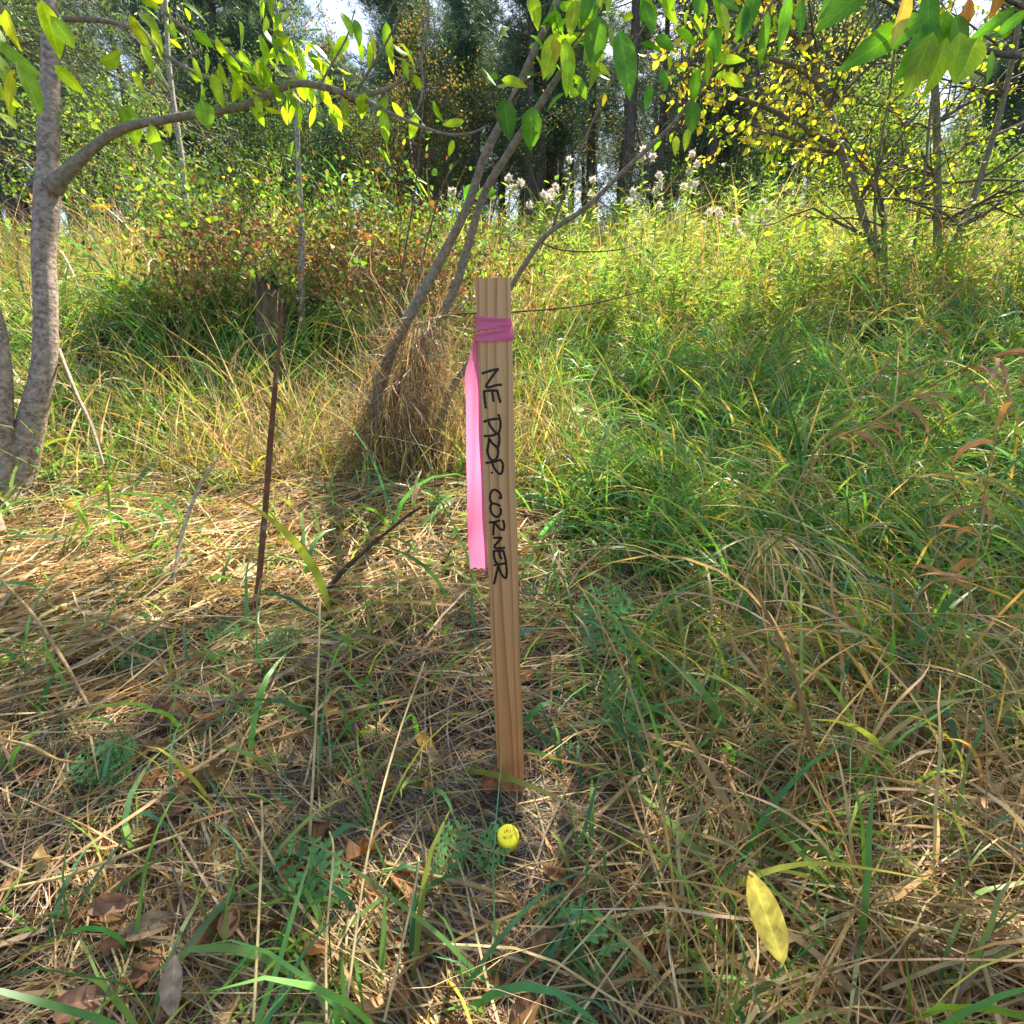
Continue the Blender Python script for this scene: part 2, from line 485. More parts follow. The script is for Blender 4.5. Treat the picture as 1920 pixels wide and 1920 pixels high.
def build_stake():
    nb = 60; Ls = float((Pb - Pt) @ AX) + .14
    th = .019
    mb = MB()
    bl = np.concatenate([[0], np.linspace(.0015, Ls, nb)])
    rings = []
    for k, b in enumerate(bl):
        e = .0009
        s = .965 if k == 0 else 1
        wob = .0004 * math.sin(b * 23) + .0002 * math.sin(b * 71)
        hx = SW / 2 * s * (1 if b < Ls - .1 else 1 - (b - Ls + .1) * 7)
        pts = [(-hx + e, 0), (hx - e, 0), (hx, -e), (hx, -th + e), (hx - e, -th), (-hx + e, -th), (-hx, -th + e), (-hx, -e)]
        rings.append([(x_ + wob, b, o_) for x_, o_ in pts])
    V = []
    for r_ in rings:
        for (x_, b, o_) in r_:
            V.append([SC + x_, o_, -b])
    V = np.array(V); m = len(bl)
    i = np.arange(m - 1)[:, None] * 8; j = np.arange(8)[None]; j2 = (j + 1) % 8
    F = np.stack([i + j, i + j2, i + 8 + j2, i + 8 + j], -1).reshape(-1, 4)
    mb.add(V, F, (.5, .3, .15))
    mb.add(V[:8], np.array([[0, 1, 2, 7], [7, 2, 3, 6], [6, 3, 4, 5]]), (.5, .3, .15))
    ob = mb.build('wooden_stake', woodmat(), smooth=False)
    from mathutils import Matrix
    # local x = across, local -y.. = facing normal, local z = up the stake
    Mx = Matrix(((XD[0], ND[0], -AX[0], Pt[0]), (XD[1], ND[1], -AX[1], Pt[1]), (XD[2], ND[2], -AX[2], Pt[2]), (0, 0, 0, 1)))
    ob.matrix_world = Mx
    tag(ob, 'light softwood survey stake standing upright with black handwriting reading NE PROP. CORNER', 'survey stake')
    # handwriting as strokes of marker ink
    S = []
    A = lambda *q: S.append([(880 + a_ / 8.727, 680 + b_ / 8.727) for a_, b_ in q])
    B = lambda *q: S.append([(880 + a_ / 8.727, 890 + b_ / 8.727) for a_, b_ in q])
    A((212, 175), (300, 145), (400, 118), (470, 104)); A((470, 106), (410, 175), (330, 290), (275, 375), (285, 400), (340, 400), (430, 370), (522, 360))
    A((232, 468), (350, 455), (465, 460)); A((238, 470), (250, 600), (270, 738)); A((370, 465), (385, 550), (395, 628)); A((460, 465), (485, 570), (506, 645))
    A((240, 965), (350, 930), (495, 915)); A((478, 852), (500, 920), (510, 1000), (500, 1090), (465, 1165), (400, 1110), (340, 1030), (318, 975))
    A((245, 1200), (350, 1195), (480, 1155)); A((480, 1160), (492, 1260), (475, 1370), (430, 1365), (370, 1310), (325, 1245), (320, 1300), (300, 1370))
    A((310, 1370), (292, 1440), (320, 1540), (380, 1600), (440, 1570), (470, 1490), (465, 1410), (440, 1390))
    A((275, 1640), (380, 1625), (510, 1590)); A((510, 1590), (548, 1660), (540, 1780), (500, 1820), (440, 1770), (390, 1690), (380, 1650))
    A((366, 1796), (372, 1802))
    B((488, 380), (520, 375), (500, 300), (440, 255), (390, 250), (350, 300), (338, 390), (365, 465))
    B((505, 510), (430, 478), (370, 475), (345, 530), (360, 620), (435, 690), (500, 660), (520, 600), (508, 555))
    B((330, 780), (400, 775), (495, 750)); B((550, 748), (572, 830), (560, 900), (510, 890), (450, 830), (420, 790)); B((400, 785), (395, 880), (393, 985))
    B((400, 1030), (470, 1032), (525, 1032), (470, 1100), (415, 1160), (420, 1195), (480, 1205), (575, 1193))
    B((400, 1245), (480, 1245), (555, 1240)); B((400, 1250), (405, 1340), (430, 1430), (460, 1445)); B((488, 1250), (500, 1320), (525, 1375)); B((555, 1245), (580, 1330), (602, 1430))
    B((405, 1480), (500, 1465), (600, 1445)); B((600, 1450), (612, 1560), (605, 1670), (585, 1690), (530, 1630), (475, 1500)); B((470, 1500), (440, 1630), (405, 1785))
    ink = MB()
    for s in S:
        q = np.array([on_face(u, v, .0004) for u, v in s])
        if len(q) > 2:
            q3, _ = smooth_path(np.c_[q, np.zeros(len(q))], np.ones(len(q)), 6); q = q3[:, :2]
        hw = .00145
        T = np.gradient(q, axis=0); T = T / np.maximum(np.linalg.norm(T, axis=1, keepdims=True), 1e-9)
        Nn = np.c_[-T[:, 1], T[:, 0]]
        wv = hw * (1 + .12 * np.sin(np.arange(len(q)) * 1.7))[:, None]
        e0 = q[:1] - T[:1] * hw * .7; e1 = q[-1:] + T[-1:] * hw * .7
        Lq = np.vstack([e0 - Nn[:1] * hw * .5, q - Nn * wv, e1 - Nn[-1:] * hw * .5]); Rq = np.vstack([e0 + Nn[:1] * hw * .5, q + Nn * wv, e1 + Nn[-1:] * hw * .5])
        k = len(Lq)
        zoff = .0003 + .00002 * len(ink.v)
        V = np.vstack([np.c_[Lq[:, 0], np.full(k, zoff), -Lq[:, 1]], np.c_[Rq[:, 0], np.full(k, zoff), -Rq[:, 1]]])
        i = np.arange(k - 1)
        ink.add(V, np.stack([i, i + 1, i + 1 + k, i + k], -1), (.01, .009, .009))
    m = leafmat('marker_ink', 0, .45, .4, nscale=300, namp=.3)
    io = ink.build('handwriting', m)
    io.parent = ob
    io['label'] = 'black marker writing NE PROP. CORNER running down the stake'
build_stake()

# ------------------------------------------------------------------ pink flagging ribbon
def build_ribbon():
    m, t, out = newmat('pink_flagging')
    N = t.nodes.new; L = t.links.new
    p = N('ShaderNodeBsdfPrincipled'); p.inputs['Base Color'].default_value = (.98, .30, .55, 1); p.inputs['Roughness'].default_value = .38
    p.inputs['Specular IOR Level'].default_value = .4
    tc = N('ShaderNodeTexCoord'); nz = N('ShaderNodeTexNoise'); nz.inputs['Scale'].default_value = 18; nz.inputs['Detail'].default_value = 2
    L(tc.outputs['Object'], nz.inputs['Vector'])
    bp = N('ShaderNodeBump'); bp.inputs['Strength'].default_value = .25; bp.inputs['Distance'].default_value = .004
    L(nz.outputs[0], bp.inputs['Height']); L(bp.outputs[0], p.inputs['Normal'])
    tr = N('ShaderNodeBsdfTranslucent'); tr.inputs[0].default_value = (1.0, .27, .50, 1)
    ms = N('ShaderNodeMixShader'); ms.inputs[0].default_value = .5
    L(p.outputs[0], ms.inputs[1]); L(tr.outputs[0], ms.inputs[2]); L(ms.outputs[0], out.inputs[0])
    mk = (.9, .15, .42)
    c = face(SC, .06, -.01)
    root = empty('flagging_ribbon', c, 'bright pink flagging tape wrapped twice round the stake with a long hanging tail', 'ribbon')
    hx = SW / 2
    def wrap(vl0, vl1, vr0, vr1, off, name):
        # a band round the stake; top and bottom edge rows given at left and right of the front (photo rows)
        mb = MB()
        def al(u, v): return on_face(u, v, off)[1]
        tl, bl_, tr_, br = al(890, vl0), al(890, vl1), al(958, vr0), al(958, vr1)
        loop = [(-1, 1), (1, 1), (1, -1), (-1, -1)]
        path = []
        o = off; th = .019
        for s_ in np.linspace(-1, 1, 13): path.append((SC + s_ * (hx + o * .6), o + .0004 * math.cos(s_ * 9), (s_ + 1) / 2))
        path.append((SC + hx + o, 0, 1)); path.append((SC + hx + o, -th, 1))
        for s_ in np.linspace(1, -1, 7): path.append((SC + s_ * (hx + o * .6), -th - o, (s_ + 1) / 2))
        path.append((SC - hx - o, -th, 0)); path.append((SC - hx - o, 0, 0)); path.append(path[0])
        rows = 9
        V = []
        for (a_, o_, f) in path:
            t0 = tl + (tr_ - tl) * f; b0 = bl_ + (br - bl_) * f
            for k in range(rows):
                g = k / (rows - 1)
                fold = .0008 * math.sin(g * 8 + f * 2.5) + .0005 * math.sin(g * 15 - f * 3)
                V.append(face(a_, t0 + (b0 - t0) * g, o_ + (fold + .0007 if o_ > 0 else 0)))
        m_ = len(path)
        i = np.arange(m_ - 1)[:, None] * rows; j = np.arange(rows - 1)[None]
        F = np.stack([i + j, i + j + 1, i + rows + j + 1, i + rows + j], -1).reshape(-1, 4)
        mb.add(V, F, mk)
        return mb.build(name, m, root)
    wrap(592, 619, 598, 613, .0007, 'wrap')
    wrap(625, 640, 611, 639, .0016, 'wrap')
    # tail hanging on the left just behind the front face
    left = [(891, 630), (887, 645), (880, 672), (872, 704), (873.5, 760), (874, 830), (875, 900), (876, 960), (877, 1010), (880.5, 1070)]
    right = [(895, 632), (896.5, 645), (898, 672), (899, 704), (902, 760), (905, 830), (908, 900), (911, 960), (913, 1010), (916, 1066)]
    off = -.006
    mb = MB(); V = []; cols = 9
    Lp, _ = smooth_path([(*on_face(u, v, off), 0) for u, v in left], np.ones(len(left)), 5)
    Rp, _ = smooth_path([(*on_face(u, v, off), 0) for u, v in right], np.ones(len(right)), 5)
    for k in range(len(Lp)):
        g = k / (len(Lp) - 1)
        for c_ in range(cols):
            s_ = c_ / (cols - 1)
            a_ = Lp[k, 0] * (1 - s_) + min(Rp[k, 0], SC - hx - .0004) * s_
            b_ = Lp[k, 1] * (1 - s_) + Rp[k, 1] * s_
            o_ = off + .0010 * math.sin(s_ * 9 + 9 * g) + .0009 * math.sin(23 * g + s_ * 2) + .0026 * math.sin(s_ * 3.0 + 4 * g) * min(1, g * 4) - .004 * (1 - s_) * g + (.0012 * math.sin(s_ * 11) * (1 - min(1, g * 3)))
            if k == len(Lp) - 1: b_ += .0012 * math.sin(c_ * 2.1)
            V.append(face(a_, b_, o_))
    i = np.arange(len(Lp) - 1)[:, None] * cols; j = np.arange(cols - 1)[None]
    F = np.stack([i + j, i + j + 1, i + cols + j + 1, i + cols + j], -1).reshape(-1, 4)
    mb.add(V, F, mk)
    mb.build('tail', m, root)
build_ribbon()

# ------------------------------------------------------------------ yellow survey cap
def build_cap():
    c = KEEP
    nz_ = nrm((CAM - c) * np.array([1, 1, 1]) + np.array([0, .15, .35]))
    A = nrm(np.cross(np.array([0, 0, 1.]), nz_)); 
    if A[0] < 0: A = -A
    B = nrm(np.cross(nz_, A))
    if B[2] < 0: B = -B
    root = empty('survey_marker', c - nz_ * .02, 'small round yellow plastic property corner cap in the dead grass below the stake', 'survey cap')
    mt = leafmat('yellow_plastic', 0, .35, .5, nscale=60, namp=.06)
    mb = MB(); n = 40
    prof = [(0, .0), (.010, .0), (.0128, -.0004), (.0138, -.0016), (.0142, -.004), (.0142, -.016), (.0128, -.017)]
    th = np.linspace(0, 2 * np.pi, n, endpoint=False)
    V = []
    for r_, z_ in prof:
        for t_ in th:
            V.append(c + A * math.cos(t_) * max(r_, .0002) + B * math.sin(t_) * max(r_, .0002) + nz_ * z_)
    m_ = len(prof)
    i = np.arange(m_ - 1)[:, None] * n; j = np.arange(n)[None]
    F = np.stack([i + j, i + n + j, i + n + (j + 1) % n, i + (j + 1) % n], -1).reshape(-1, 4)
    mb.add(V, F, (.85, .74, .02))
    mb.build('cap', mt, root)
    # stamped characters, two short rows
    ink = MB()
    def bar(x0, y0, x1, y1, w_=.00042):
        p0 = np.array([x0, y0]); p1 = np.array([x1, y1]); t_ = (p1 - p0) / max(np.linalg.norm(p1 - p0), 1e-9); q = np.array([-t_[1], t_[0]]) * w_ / 2
        V = [c + A * a[0] + B * a[1] + nz_ * .0002 for a in (p0 - q, p1 - q, p1 + q, p0 + q)]
        ink.add(V, np.array([[0, 1, 2, 3]]), (.03, .025, .01))
    glyph = {'L': [(0, 0, 0, 1), (0, 0, .6, 0)], 'S': [(0, 0, .6, 0), (.6, 0, .6, .5), (.6, .5, 0, .5), (0, .5, 0, 1), (0, 1, .6, 1)],
             '3': [(0, 0, .6, 0), (.6, 0, .6, 1), (0, 1, .6, 1), (.1, .5, .6, .5)], '1': [(.3, 0, .3, 1)], '2': [(0, 1, .6, 1), (.6, 1, .6, .5), (.6, .5, 0, .5), (0, .5, 0, 0), (0, 0, .6, 0)],
             '4': [(.5, 0, .5, 1), (0, 1, 0, .4), (0, .4, .6, .4)], '/': [(0, 0, .6, 1)], 'P': [(0, 0, 0, 1), (0, 1, .6, 1), (.6, 1, .6, .5), (.6, .5, 0, .5)], '7': [(0, 1, .6, 1), (.6, 1, .2, 0)]}
    for row, x0, y0, h in (('LP111', -.0048, .0030, .0032), ('421/17', -.0064, -.0042, .0028)):
        x = x0
        for ch in row:
            for g in glyph[ch]:
                bar(x + g[0] * h * .8, y0 + g[1] * h, x + g[2] * h * .8, y0 + g[3] * h)
            x += h * .72
    ink.build('lettering', leafmat('cap_ink', 0, .5, .3, namp=.1), root)
    rb = MB(); tube(rb, [c - nz_ * .004, c - nz_ * .02, c - nz_ * .02 - np.array([0, 0, .06])], [.008, .008, .008], (.16, .07, .035), 10)
    rb.build('rebar', M_pine, root)
build_cap()

# ------------------------------------------------------------------ turf, thatch and tall grass
STRAW = [(.56, .42, .21), (.46, .33, .16), (.36, .28, .20), (.27, .21, .16), (.62, .50, .30), (.50, .31, .12), (.20, .13, .08)]
GREY = [(.36, .30, .25), (.27, .22, .19), (.42, .34, .26), (.20, .16, .13), (.48, .38, .27)]
GREEN = [(.12, .31, .07), (.08, .24, .08), (.18, .38, .07), (.25, .40, .08), (.10, .28, .14)]
YG = [(.30, .38, .05), (.40, .42, .08), (.20, .32, .05), (.48, .42, .14)]
def fan(N, r0, r1, spread=R(54), p=1.0, rg=None):
    """points on the ground spread out in front of the viewer, thinning with distance"""
    rg = rg or rng
    u = rg.uniform(0, 1, N)
    r = r0 * (r1 / r0) ** (u ** p)
    a = rg.uniform(-spread, spread, N)
    return np.tan(a) * r * .9, r
def greenness(x, y):
    g = .16 + .95 * sstep(.02, .5, x - .05 * y) * sstep(.85, 1.5, y)
    g = g + .55 * sstep(1.9, 2.9, y) * sstep(-.9, -1.8, x) + .5 * sstep(2.3, 3.4, y)
    g = g - .55 * np.exp(-((x + .75) ** 2 / .6 + (y - 1.45) ** 2 / .5))
    g = g - .5 * np.exp(-((x + .6) ** 2 / .35 + (y - 2.4) ** 2 / .5))
    g = g + .25 * sstep(.45, 1.1, x) * (1 - sstep(.8, 1.2, y))
    g = g + .33 * noise(x, y, .22 + .1, 4) + .15 * noise(x, y, .9, 5)
    g = g - .45 * sstep(.95, .6, y) * sstep(.25, -.1, x) - .22 * sstep(.8, .5, y)
    return np.clip(g, .05, .97)
def dead_zone(x, y):
    return np.clip(np.exp(-((x - .02) ** 2 / .07 + (y - .72) ** 2 / .14)) + 1.3 * np.exp(-((x + .004) ** 2 + (y - .53) ** 2) / .0045), 0, 1)

# thatch: short dead strands lying in every direction
def thatch():
    mb = MB()
    N = 100000
    x, y = fan(N, .22, 3.6, R(56))
    kk = rng.uniform(0, 1, N) < .62 + .5 * noise(x, y, .07, 2); x, y = x[kk], y[kk]; N = len(x)
    keep = rng.uniform(0, 1, N) < (1 - .55 * greenness(x, y))
    x, y = x[keep], y[keep]; N = len(x)
    r = np.hypot(x, y)
    layer = rng.uniform(0, 1, N) ** 1.6
    P = np.stack([x, y, H(x, y) + .002 + layer * (.022 + .008 * r)], 1)
    dz = dead_zone(x, y)[:, None]
    c1 = pick(STRAW, [4, 4, 3, 2, 2, 1.3, 1.5], N, .34); c2 = pick(GREY, [3, 3, 3, 2, 2], N, .34)
    gm = rng.uniform(0, 1, (N, 1)) < (.25 + .6 * dz)
    C = np.where(gm, c2, c1)
    # grain of the flattened grass: mostly one direction that drifts over the ground
    flow = 2.2 + 1.6 * noise(x, y, .5, 6)
    az = np.where(rng.uniform(0, 1, N) < .45, flow + rng.normal(0, .5, N), rng.uniform(0, 6.28, N))
    L = rng.gamma(4, .022, N) * (1 + .25 * r) * np.where(dz[:, 0] > .5, .7, 1)
    Wd = rng.gamma(5, .00028, N) * (1 + .35 * r)
    ribbons(mb, P, az, rng.normal(.10, .22, N), L, Wd, rng.normal(-.25, .6, N), C, nseg=4, wave=.55, maxh=(.028 + .02 * np.clip(r - .8, 0, 2)) * (1 - .5 * dz[:, 0]), keepout=True)
    tag(mb.build('dead_grass_thatch', M_straw), 'matted layer of short dead tan and grey grass strands covering the ground', 'dead grass', kind='stuff')
thatch()
def long_straw():
    mb = MB()
    N = 6500
    x, y = fan(N, .25, 4.5, R(56))
    r = np.hypot(x, y)
    keep = rng.uniform(0, 1, N) > .8 * dead_zone(x, y); x, y, r = x[keep], y[keep], r[keep]; N = len(x)
    P = np.stack([x, y, H(x, y) + rng.uniform(.005, .03, N)], 1)
    C = pick(STRAW, [4, 3, 1.5, .8, 4, 2, .3], N, .18)
    flow = np.where(x > .1, .35, 2.5) + .9 * noise(x, y, .6, 3)
    az = np.where(rng.uniform(0, 1, N) < .65, flow + rng.normal(0, .45, N), rng.uniform(0, 6.28, N))
    el = np.abs(rng.normal(.12, .28, N))
    L = rng.gamma(5, .05, N) * (1 + .1 * r)
    Wd = rng.gamma(6, .00034, N) * (1 + .25 * r)
    ribbons(mb, P, az, el, L, Wd, -rng.gamma(2, .22, N), C, nseg=6, wave=.25, prof=[.9, 1, 1, .95, .9, .8, .3], maxh=.038 + .05 * np.clip(r - .6, 0, 1.5) + .05 * (x > .3), keepout=True)
    N = 3600
    x = rng.normal(-.95, .5, N); y = rng.normal(1.5, .42, N); k = y > .7; x, y = x[k], y[k]; N = len(x)
    P = np.stack([x, y, H(x, y) + rng.uniform(.01, .07, N)], 1)
    az = rng.normal(.7, .8, N) + np.pi * (rng.uniform(0, 1, N) < .5)
    ribbons(mb, P, az, rng.normal(.25, .25, N), rng.gamma(6, .045, N), rng.gamma(6, .0007, N), -rng.gamma(2, .3, N), pick(STRAW, [5, 4, 1, .3, 5, 3, .1], N, .15), nseg=6, wave=.3, prof=[.9, 1, 1, .95, .9, .8, .3], maxh=.10)
    # bent straw lying on top at right
    N = 4600
    x = rng.uniform(.14, 1.6, N); y = rng.uniform(.2, 1.2, N)
    P = np.stack([x, y, H(x, y) + rng.uniform(.01, .07, N)], 1)
    az = rng.normal(.5, .7, N) + np.pi * (rng.uniform(0, 1, N) < .3)
    ribbons(mb, P, az, rng.normal(.25, .25, N), rng.gamma(6, .05, N), rng.gamma(6, .00042, N), -rng.gamma(2, .3, N), pick(STRAW, [5, 4, 1, .3, 4, 3, .1], N, .15), nseg=6, wave=.3, prof=[.9, 1, 1, .95, .9, .8, .3], maxh=.10, keepout=True)
    tag(mb.build('long_dry_straw', M_straw), 'long bent golden straw stems lying over the turf', 'straw', kind='stuff')
long_straw()
def green_grass():
    mb = MB()
    N = 150000
    x, y = fan(N, .24, 9.0, R(55), p=.8)
    g = greenness(x, y)
    keep = rng.uniform(0, 1, N) < g * np.where(y < 1.2, .45, 1.0) * (1 - .93 * dead_zone(x, y))
    x, y, g = x[keep], y[keep], g[keep]; N = len(x)
    r = np.hypot(x, y)
    # tufts
    cx = np.round(x / (.05 + .03 * r)) ; cy = np.round(y / (.05 + .03 * r))
    hh = np.sin(cx * 12.9898 + cy * 78.233) * 43758.5453; hh = hh - np.floor(hh)
    h2 = np.sin(cx * 39.3 + cy * 11.1) * 24634.63; h2 = h2 - np.floor(h2)
    x = x + (cx * (.05 + .03 * r) - x) * .35; y = y + (cy * (.05 + .03 * r) - y) * .35
    P = np.stack([x, y, H(x, y)], 1)
    lit = sstep(3.2, 5.0, y)[:, None]  # sunlit glow of the far slope put into colour as yellow-green blades
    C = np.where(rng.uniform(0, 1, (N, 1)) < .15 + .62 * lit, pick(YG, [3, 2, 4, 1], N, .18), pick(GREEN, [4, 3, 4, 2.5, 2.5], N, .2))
    tip = np.where(rng.uniform(0, 1, (N, 1)) < .3, np.array([[.40, .32, .12]]), C * 1.1)
    az = h2 * 6.28 + rng.normal(0, 1.1, N)
    el = np.clip(rng.normal(1.0, .35, N), .15, 1.5)
    L = (.06 + .11 * hh) * rng.gamma(8, .125, N) * (1 + .20 * np.clip(r, 0, 7)) * np.where(y < 1.1, 1.05, 1.25)
    Wd = rng.gamma(4, .00105, N) * (1 + .30 * r)
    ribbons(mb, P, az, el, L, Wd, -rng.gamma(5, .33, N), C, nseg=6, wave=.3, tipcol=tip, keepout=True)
    tag(mb.build('green_grass', M_grass), 'drooping green grass blades growing through the dead thatch', 'grass', kind='stuff')
green_grass()
def arching():
    mb = MB()
    for (n_, x0, x1, y0, y1) in ((1300, .45, 2.2, .5, 1.7), (2600, .35, 2.6, .55, 2.4), (900, .18, 1.0, .3, .9), (1300, 1.2, 4.0, 2.2, 4.5), (900, -3.2, -1.5, 2.0, 3.4), (1500, -4.2, -.3, 3.3, 5.2)):
        N = n_
        x = rng.uniform(x0, x1, N); y = rng.uniform(y0, y1, N)
        k = rng.uniform(0, 1, N) < .55 + .6 * noise(x, y, .25, 3); x, y = x[k], y[k]; N = len(x)
        k = rng.integers(0, N, N // 3)                       # gather part of them in tufts
        m = min(len(k), N); x[:m] = x[k] + rng.normal(0, .02, m); y[:m] = y[k] + rng.normal(0, .02, m)
        P = np.stack([x, y, H(x, y)], 1)
        dry = rng.uniform(0, 1, N) < np.where(y < .85, .78, .42)
        C = np.where(dry[:, None], pick(STRAW, [4, 3, 1, .5, 3, 4, .2], N, .2), pick(GREEN + YG, [3, 3, 4, 3, 3, 2, 1, 2, 1], N, .2))
        tip = np.where(rng.uniform(0, 1, (N, 1)) < .35, np.array([[.50, .30, .12]]), C)
        az = rng.normal(2.3, 1.2, N)
        L = rng.gamma(9, .032 if n_ != 1300 or y0 > 1 else .048, N) * np.interp(y, [.3, .8, 3, 4.2], [.62, .85, 1.35, 2.3])
        ribbons(mb, P, az, np.clip(rng.normal(1.05, .3, N), .2, 1.5), L, rng.gamma(6, .00085, N) * np.where(dry, .75, 1.0) * (1 + .15 * y), -rng.gamma(6, .28, N), C, nseg=10, wave=.3, tipcol=tip, keepout=True)
    tag(mb.build('arching_grass', M_grass), 'long arching green and straw coloured grass blades tangled over the right side', 'grass', kind='stuff')
arching()
def meadow_dry():
    """dry and yellow tall grass on the slope behind"""
    mb = MB()
    N = 70000
    x, y = fan(N, 1.9, 16.0, R(55))
    k = 1 - .6 * greenness(x, y) * (1 - sstep(4, 6, y))
    keep = (rng.uniform(0, 1, N) < k) & (rng.uniform(0, 1, N) < .65 + .6 * noise(x, y, .8, 7))
    keep &= ~((x > -2.5) & (x < -.2) & (y > 3.1) & (y < 5.3) & (rng.uniform(0, 1, N) < .85))
    keep &= ~((x > .3) & (y < 4.2) & (rng.uniform(0, 1, N) < .85))
    x, y = x[keep], y[keep]; N = len(x); r = np.hypot(x, y)
    P = np.stack([x, y, H(x, y)], 1)
    C = pick(STRAW + YG, [5, 4, 2, 1, 4, 2, 1, 4, 4, 3, 3], N, .2)
    L = rng.gamma(8, .042, N) * np.interp(r, [2, 4, 8, 16], [.7, 1.3, 2.2, 2.6])
    Wd = rng.gamma(6, .0005, N) * (1 + .25 * r)
    ribbons(mb, P, rng.uniform(0, 6.28, N), np.clip(rng.normal(1.15, .3, N), .2, 1.55), L, Wd, -rng.gamma(3, .3, N), C, nseg=5, wave=.25)
    tag(mb.build('tall_dry_grass', M_straw), 'tall tan and yellow dry grass on the slope behind the stake', 'grass', kind='stuff')
meadow_dry()
def far_weeds():
    """leafy knee to chest high weeds covering the far slope: small leaves up thin stems, past counting"""
    mb = MB()
    S = 2600
    x, y = fan(S, 4.2, 15.0, R(54))
    keep = (rng.uniform(0, 1, S) < .25 + .75 * sstep(-1.0, 1.5, x)) 
    x, y = x[keep], y[keep]; S = len(x)
    h = (.58 + .42 * sstep(5, 9, y)) * rng.uniform(.55, 1.15, S) * (1 + .25 * noise(x, y, 1.1, 2))
    base = np.stack([x, y, H(x, y)], 1)
    lean = rng.normal(0, .16, (S, 2))
    K = 34
    t = rng.uniform(.08, 1, (S, K))
    P = base[:, None] + np.stack([lean[:, :1] * t * h[:, None], lean[:, 1:] * t * h[:, None], t * h[:, None]], -1)
    D = nrm(rng.normal(0, 1, (S, K, 3)) * np.array([1, 1, .35]) + np.array([0, 0, .45]))
    tint = pick([(.22, .36, .09), (.16, .29, .08), (.32, .42, .10), (.26, .36, .17), (.46, .38, .14)], [4, 3, 3, 2, .8], S, .15)
    C = np.repeat(tint, K, 0) * rng.uniform(.75, 1.25, (S * K, 1))
    sc_ = np.repeat(1 + .06 * y, K)
    diamonds(mb, P.reshape(-1, 3), D.reshape(-1, 3), rdir(S * K), rng.uniform(.05, .11, S * K) * sc_, rng.uniform(.009, .02, S * K) * sc_, C)
    ribbons(mb, base, np.arctan2(lean[:, 1], lean[:, 0]), 1.57 - np.hypot(lean[:, 0], lean[:, 1]), h, np.full(S, .009), np.zeros(S), tint * .9, nseg=3, wave=.05, prof=[1, .8, .6, .3])
    tag(mb.build('weed_undergrowth', M_bush), 'knee high leafy green weeds massed over the far slope below the pines', 'undergrowth', kind='stuff')
far_weeds()
def litter():
    mb = MB()
    N = 1100
    x, y = fan(N, .26, 3.4, R(55))
    dens = .22 + .75 * np.exp(-((x + .45) ** 2 / .10 + (y - .48) ** 2 / .06)) + .35 * np.exp(-((x + .3) ** 2 / .25 + (y - 1.5) ** 2 / .5))
    keep = rng.uniform(0, 1, N) < dens
    keep &= rng.uniform(0, 1, len(x)) > 1.2 * dead_zone(x, y)
    keep &= np.hypot(x, (y - .5) * .6) > .07
    keep &= (x < .15) | (rng.uniform(0, 1, len(x)) < .4)
    x, y = x[keep], y[keep]; N = len(x)
    P = np.stack([x, y, H(x, y) + rng.uniform(.004, .035, N)], 1)
    D = nrm(rng.normal(0, 1, (N, 3)) * np.array([1, 1, .2])); Nn = nrm(rng.normal(0, .45, (N, 3)) + np.array([0, 0, 1]))
    C = pick([(.28, .14, .06), (.36, .21, .10), (.20, .09, .035), (.42, .27, .13), (.48, .27, .06)], [4, 3, 3, 2, .7], N, .2)
    leaves(mb, P, D, Nn, rng.uniform(.025, .055, N), rng.uniform(.014, .032, N), C, fold=rng.uniform(.1, 1.3, N), droop=rng.normal(0, .35, N), curlw=.45)
    tag(mb.build('leaf_litter', M_litter), 'small curled brown dead leaves scattered through the thatch', 'leaf litter', kind='stuff')
litter()

# ------------------------------------------------------------------ trees and shrubs close by
BARK = (.36, .275, .225); BARK2 = (.24, .20, .15); DARKB = (.10, .075, .055)
YGL = [(.26, .42, .035), (.34, .48, .04), (.20, .36, .04), (.42, .46, .05)]
MGL = [(.10, .26, .035), (.14, .32, .04), (.08, .21, .035), (.20, .36, .05)]
def pxpath(pts, dep):
    """list of (u, v, half width in photo px) with depth interpolated from dep[0] to dep[1]"""
    n = len(pts)
    ds = np.linspace(dep[0], dep[1], n) if len(dep) == 2 else np.asarray(dep)
    return [px(u, v, d) for (u, v, r_), d in zip(pts, ds)], [r_ / 960 * d for (u, v, r_), d in zip(pts, ds)]
def leaf_spray(mb, path, n, size, cols, spread=.05, hang=.6, t0=.1, prof=OVATE, ratio=.45, rg=None):
    """leaves set along a twig path"""
    rg = rg or rng
    path = np.asarray(path); m = len(path)
    t = rg.uniform(t0, 1, n) * (m - 1); i = np.minimum(t.astype(int), m - 2); f = (t - i)[:, None]
    P = path[i] * (1 - f) + path[i + 1] * f
    T = nrm(path[i + 1] - path[i])
    D = nrm(T * .5 + rg.normal(0, .6, (n, 3)) + np.array([0, 0, -hang]))
    P = P + rg.normal(0, spread, (n, 3)) * .4 
    L = rg.uniform(.6, 1.15, n) * size
    leaves(mb, P, D, nrm(rg.normal(0, .7, (n, 3)) + np.array([0, -.35, .7])), L, L * ratio * rg.uniform(.8, 1.15, n), cols, prof=prof, fold=rg.uniform(.05, .45, n), droop=rg.uniform(0, .35, n), curlw=.15)

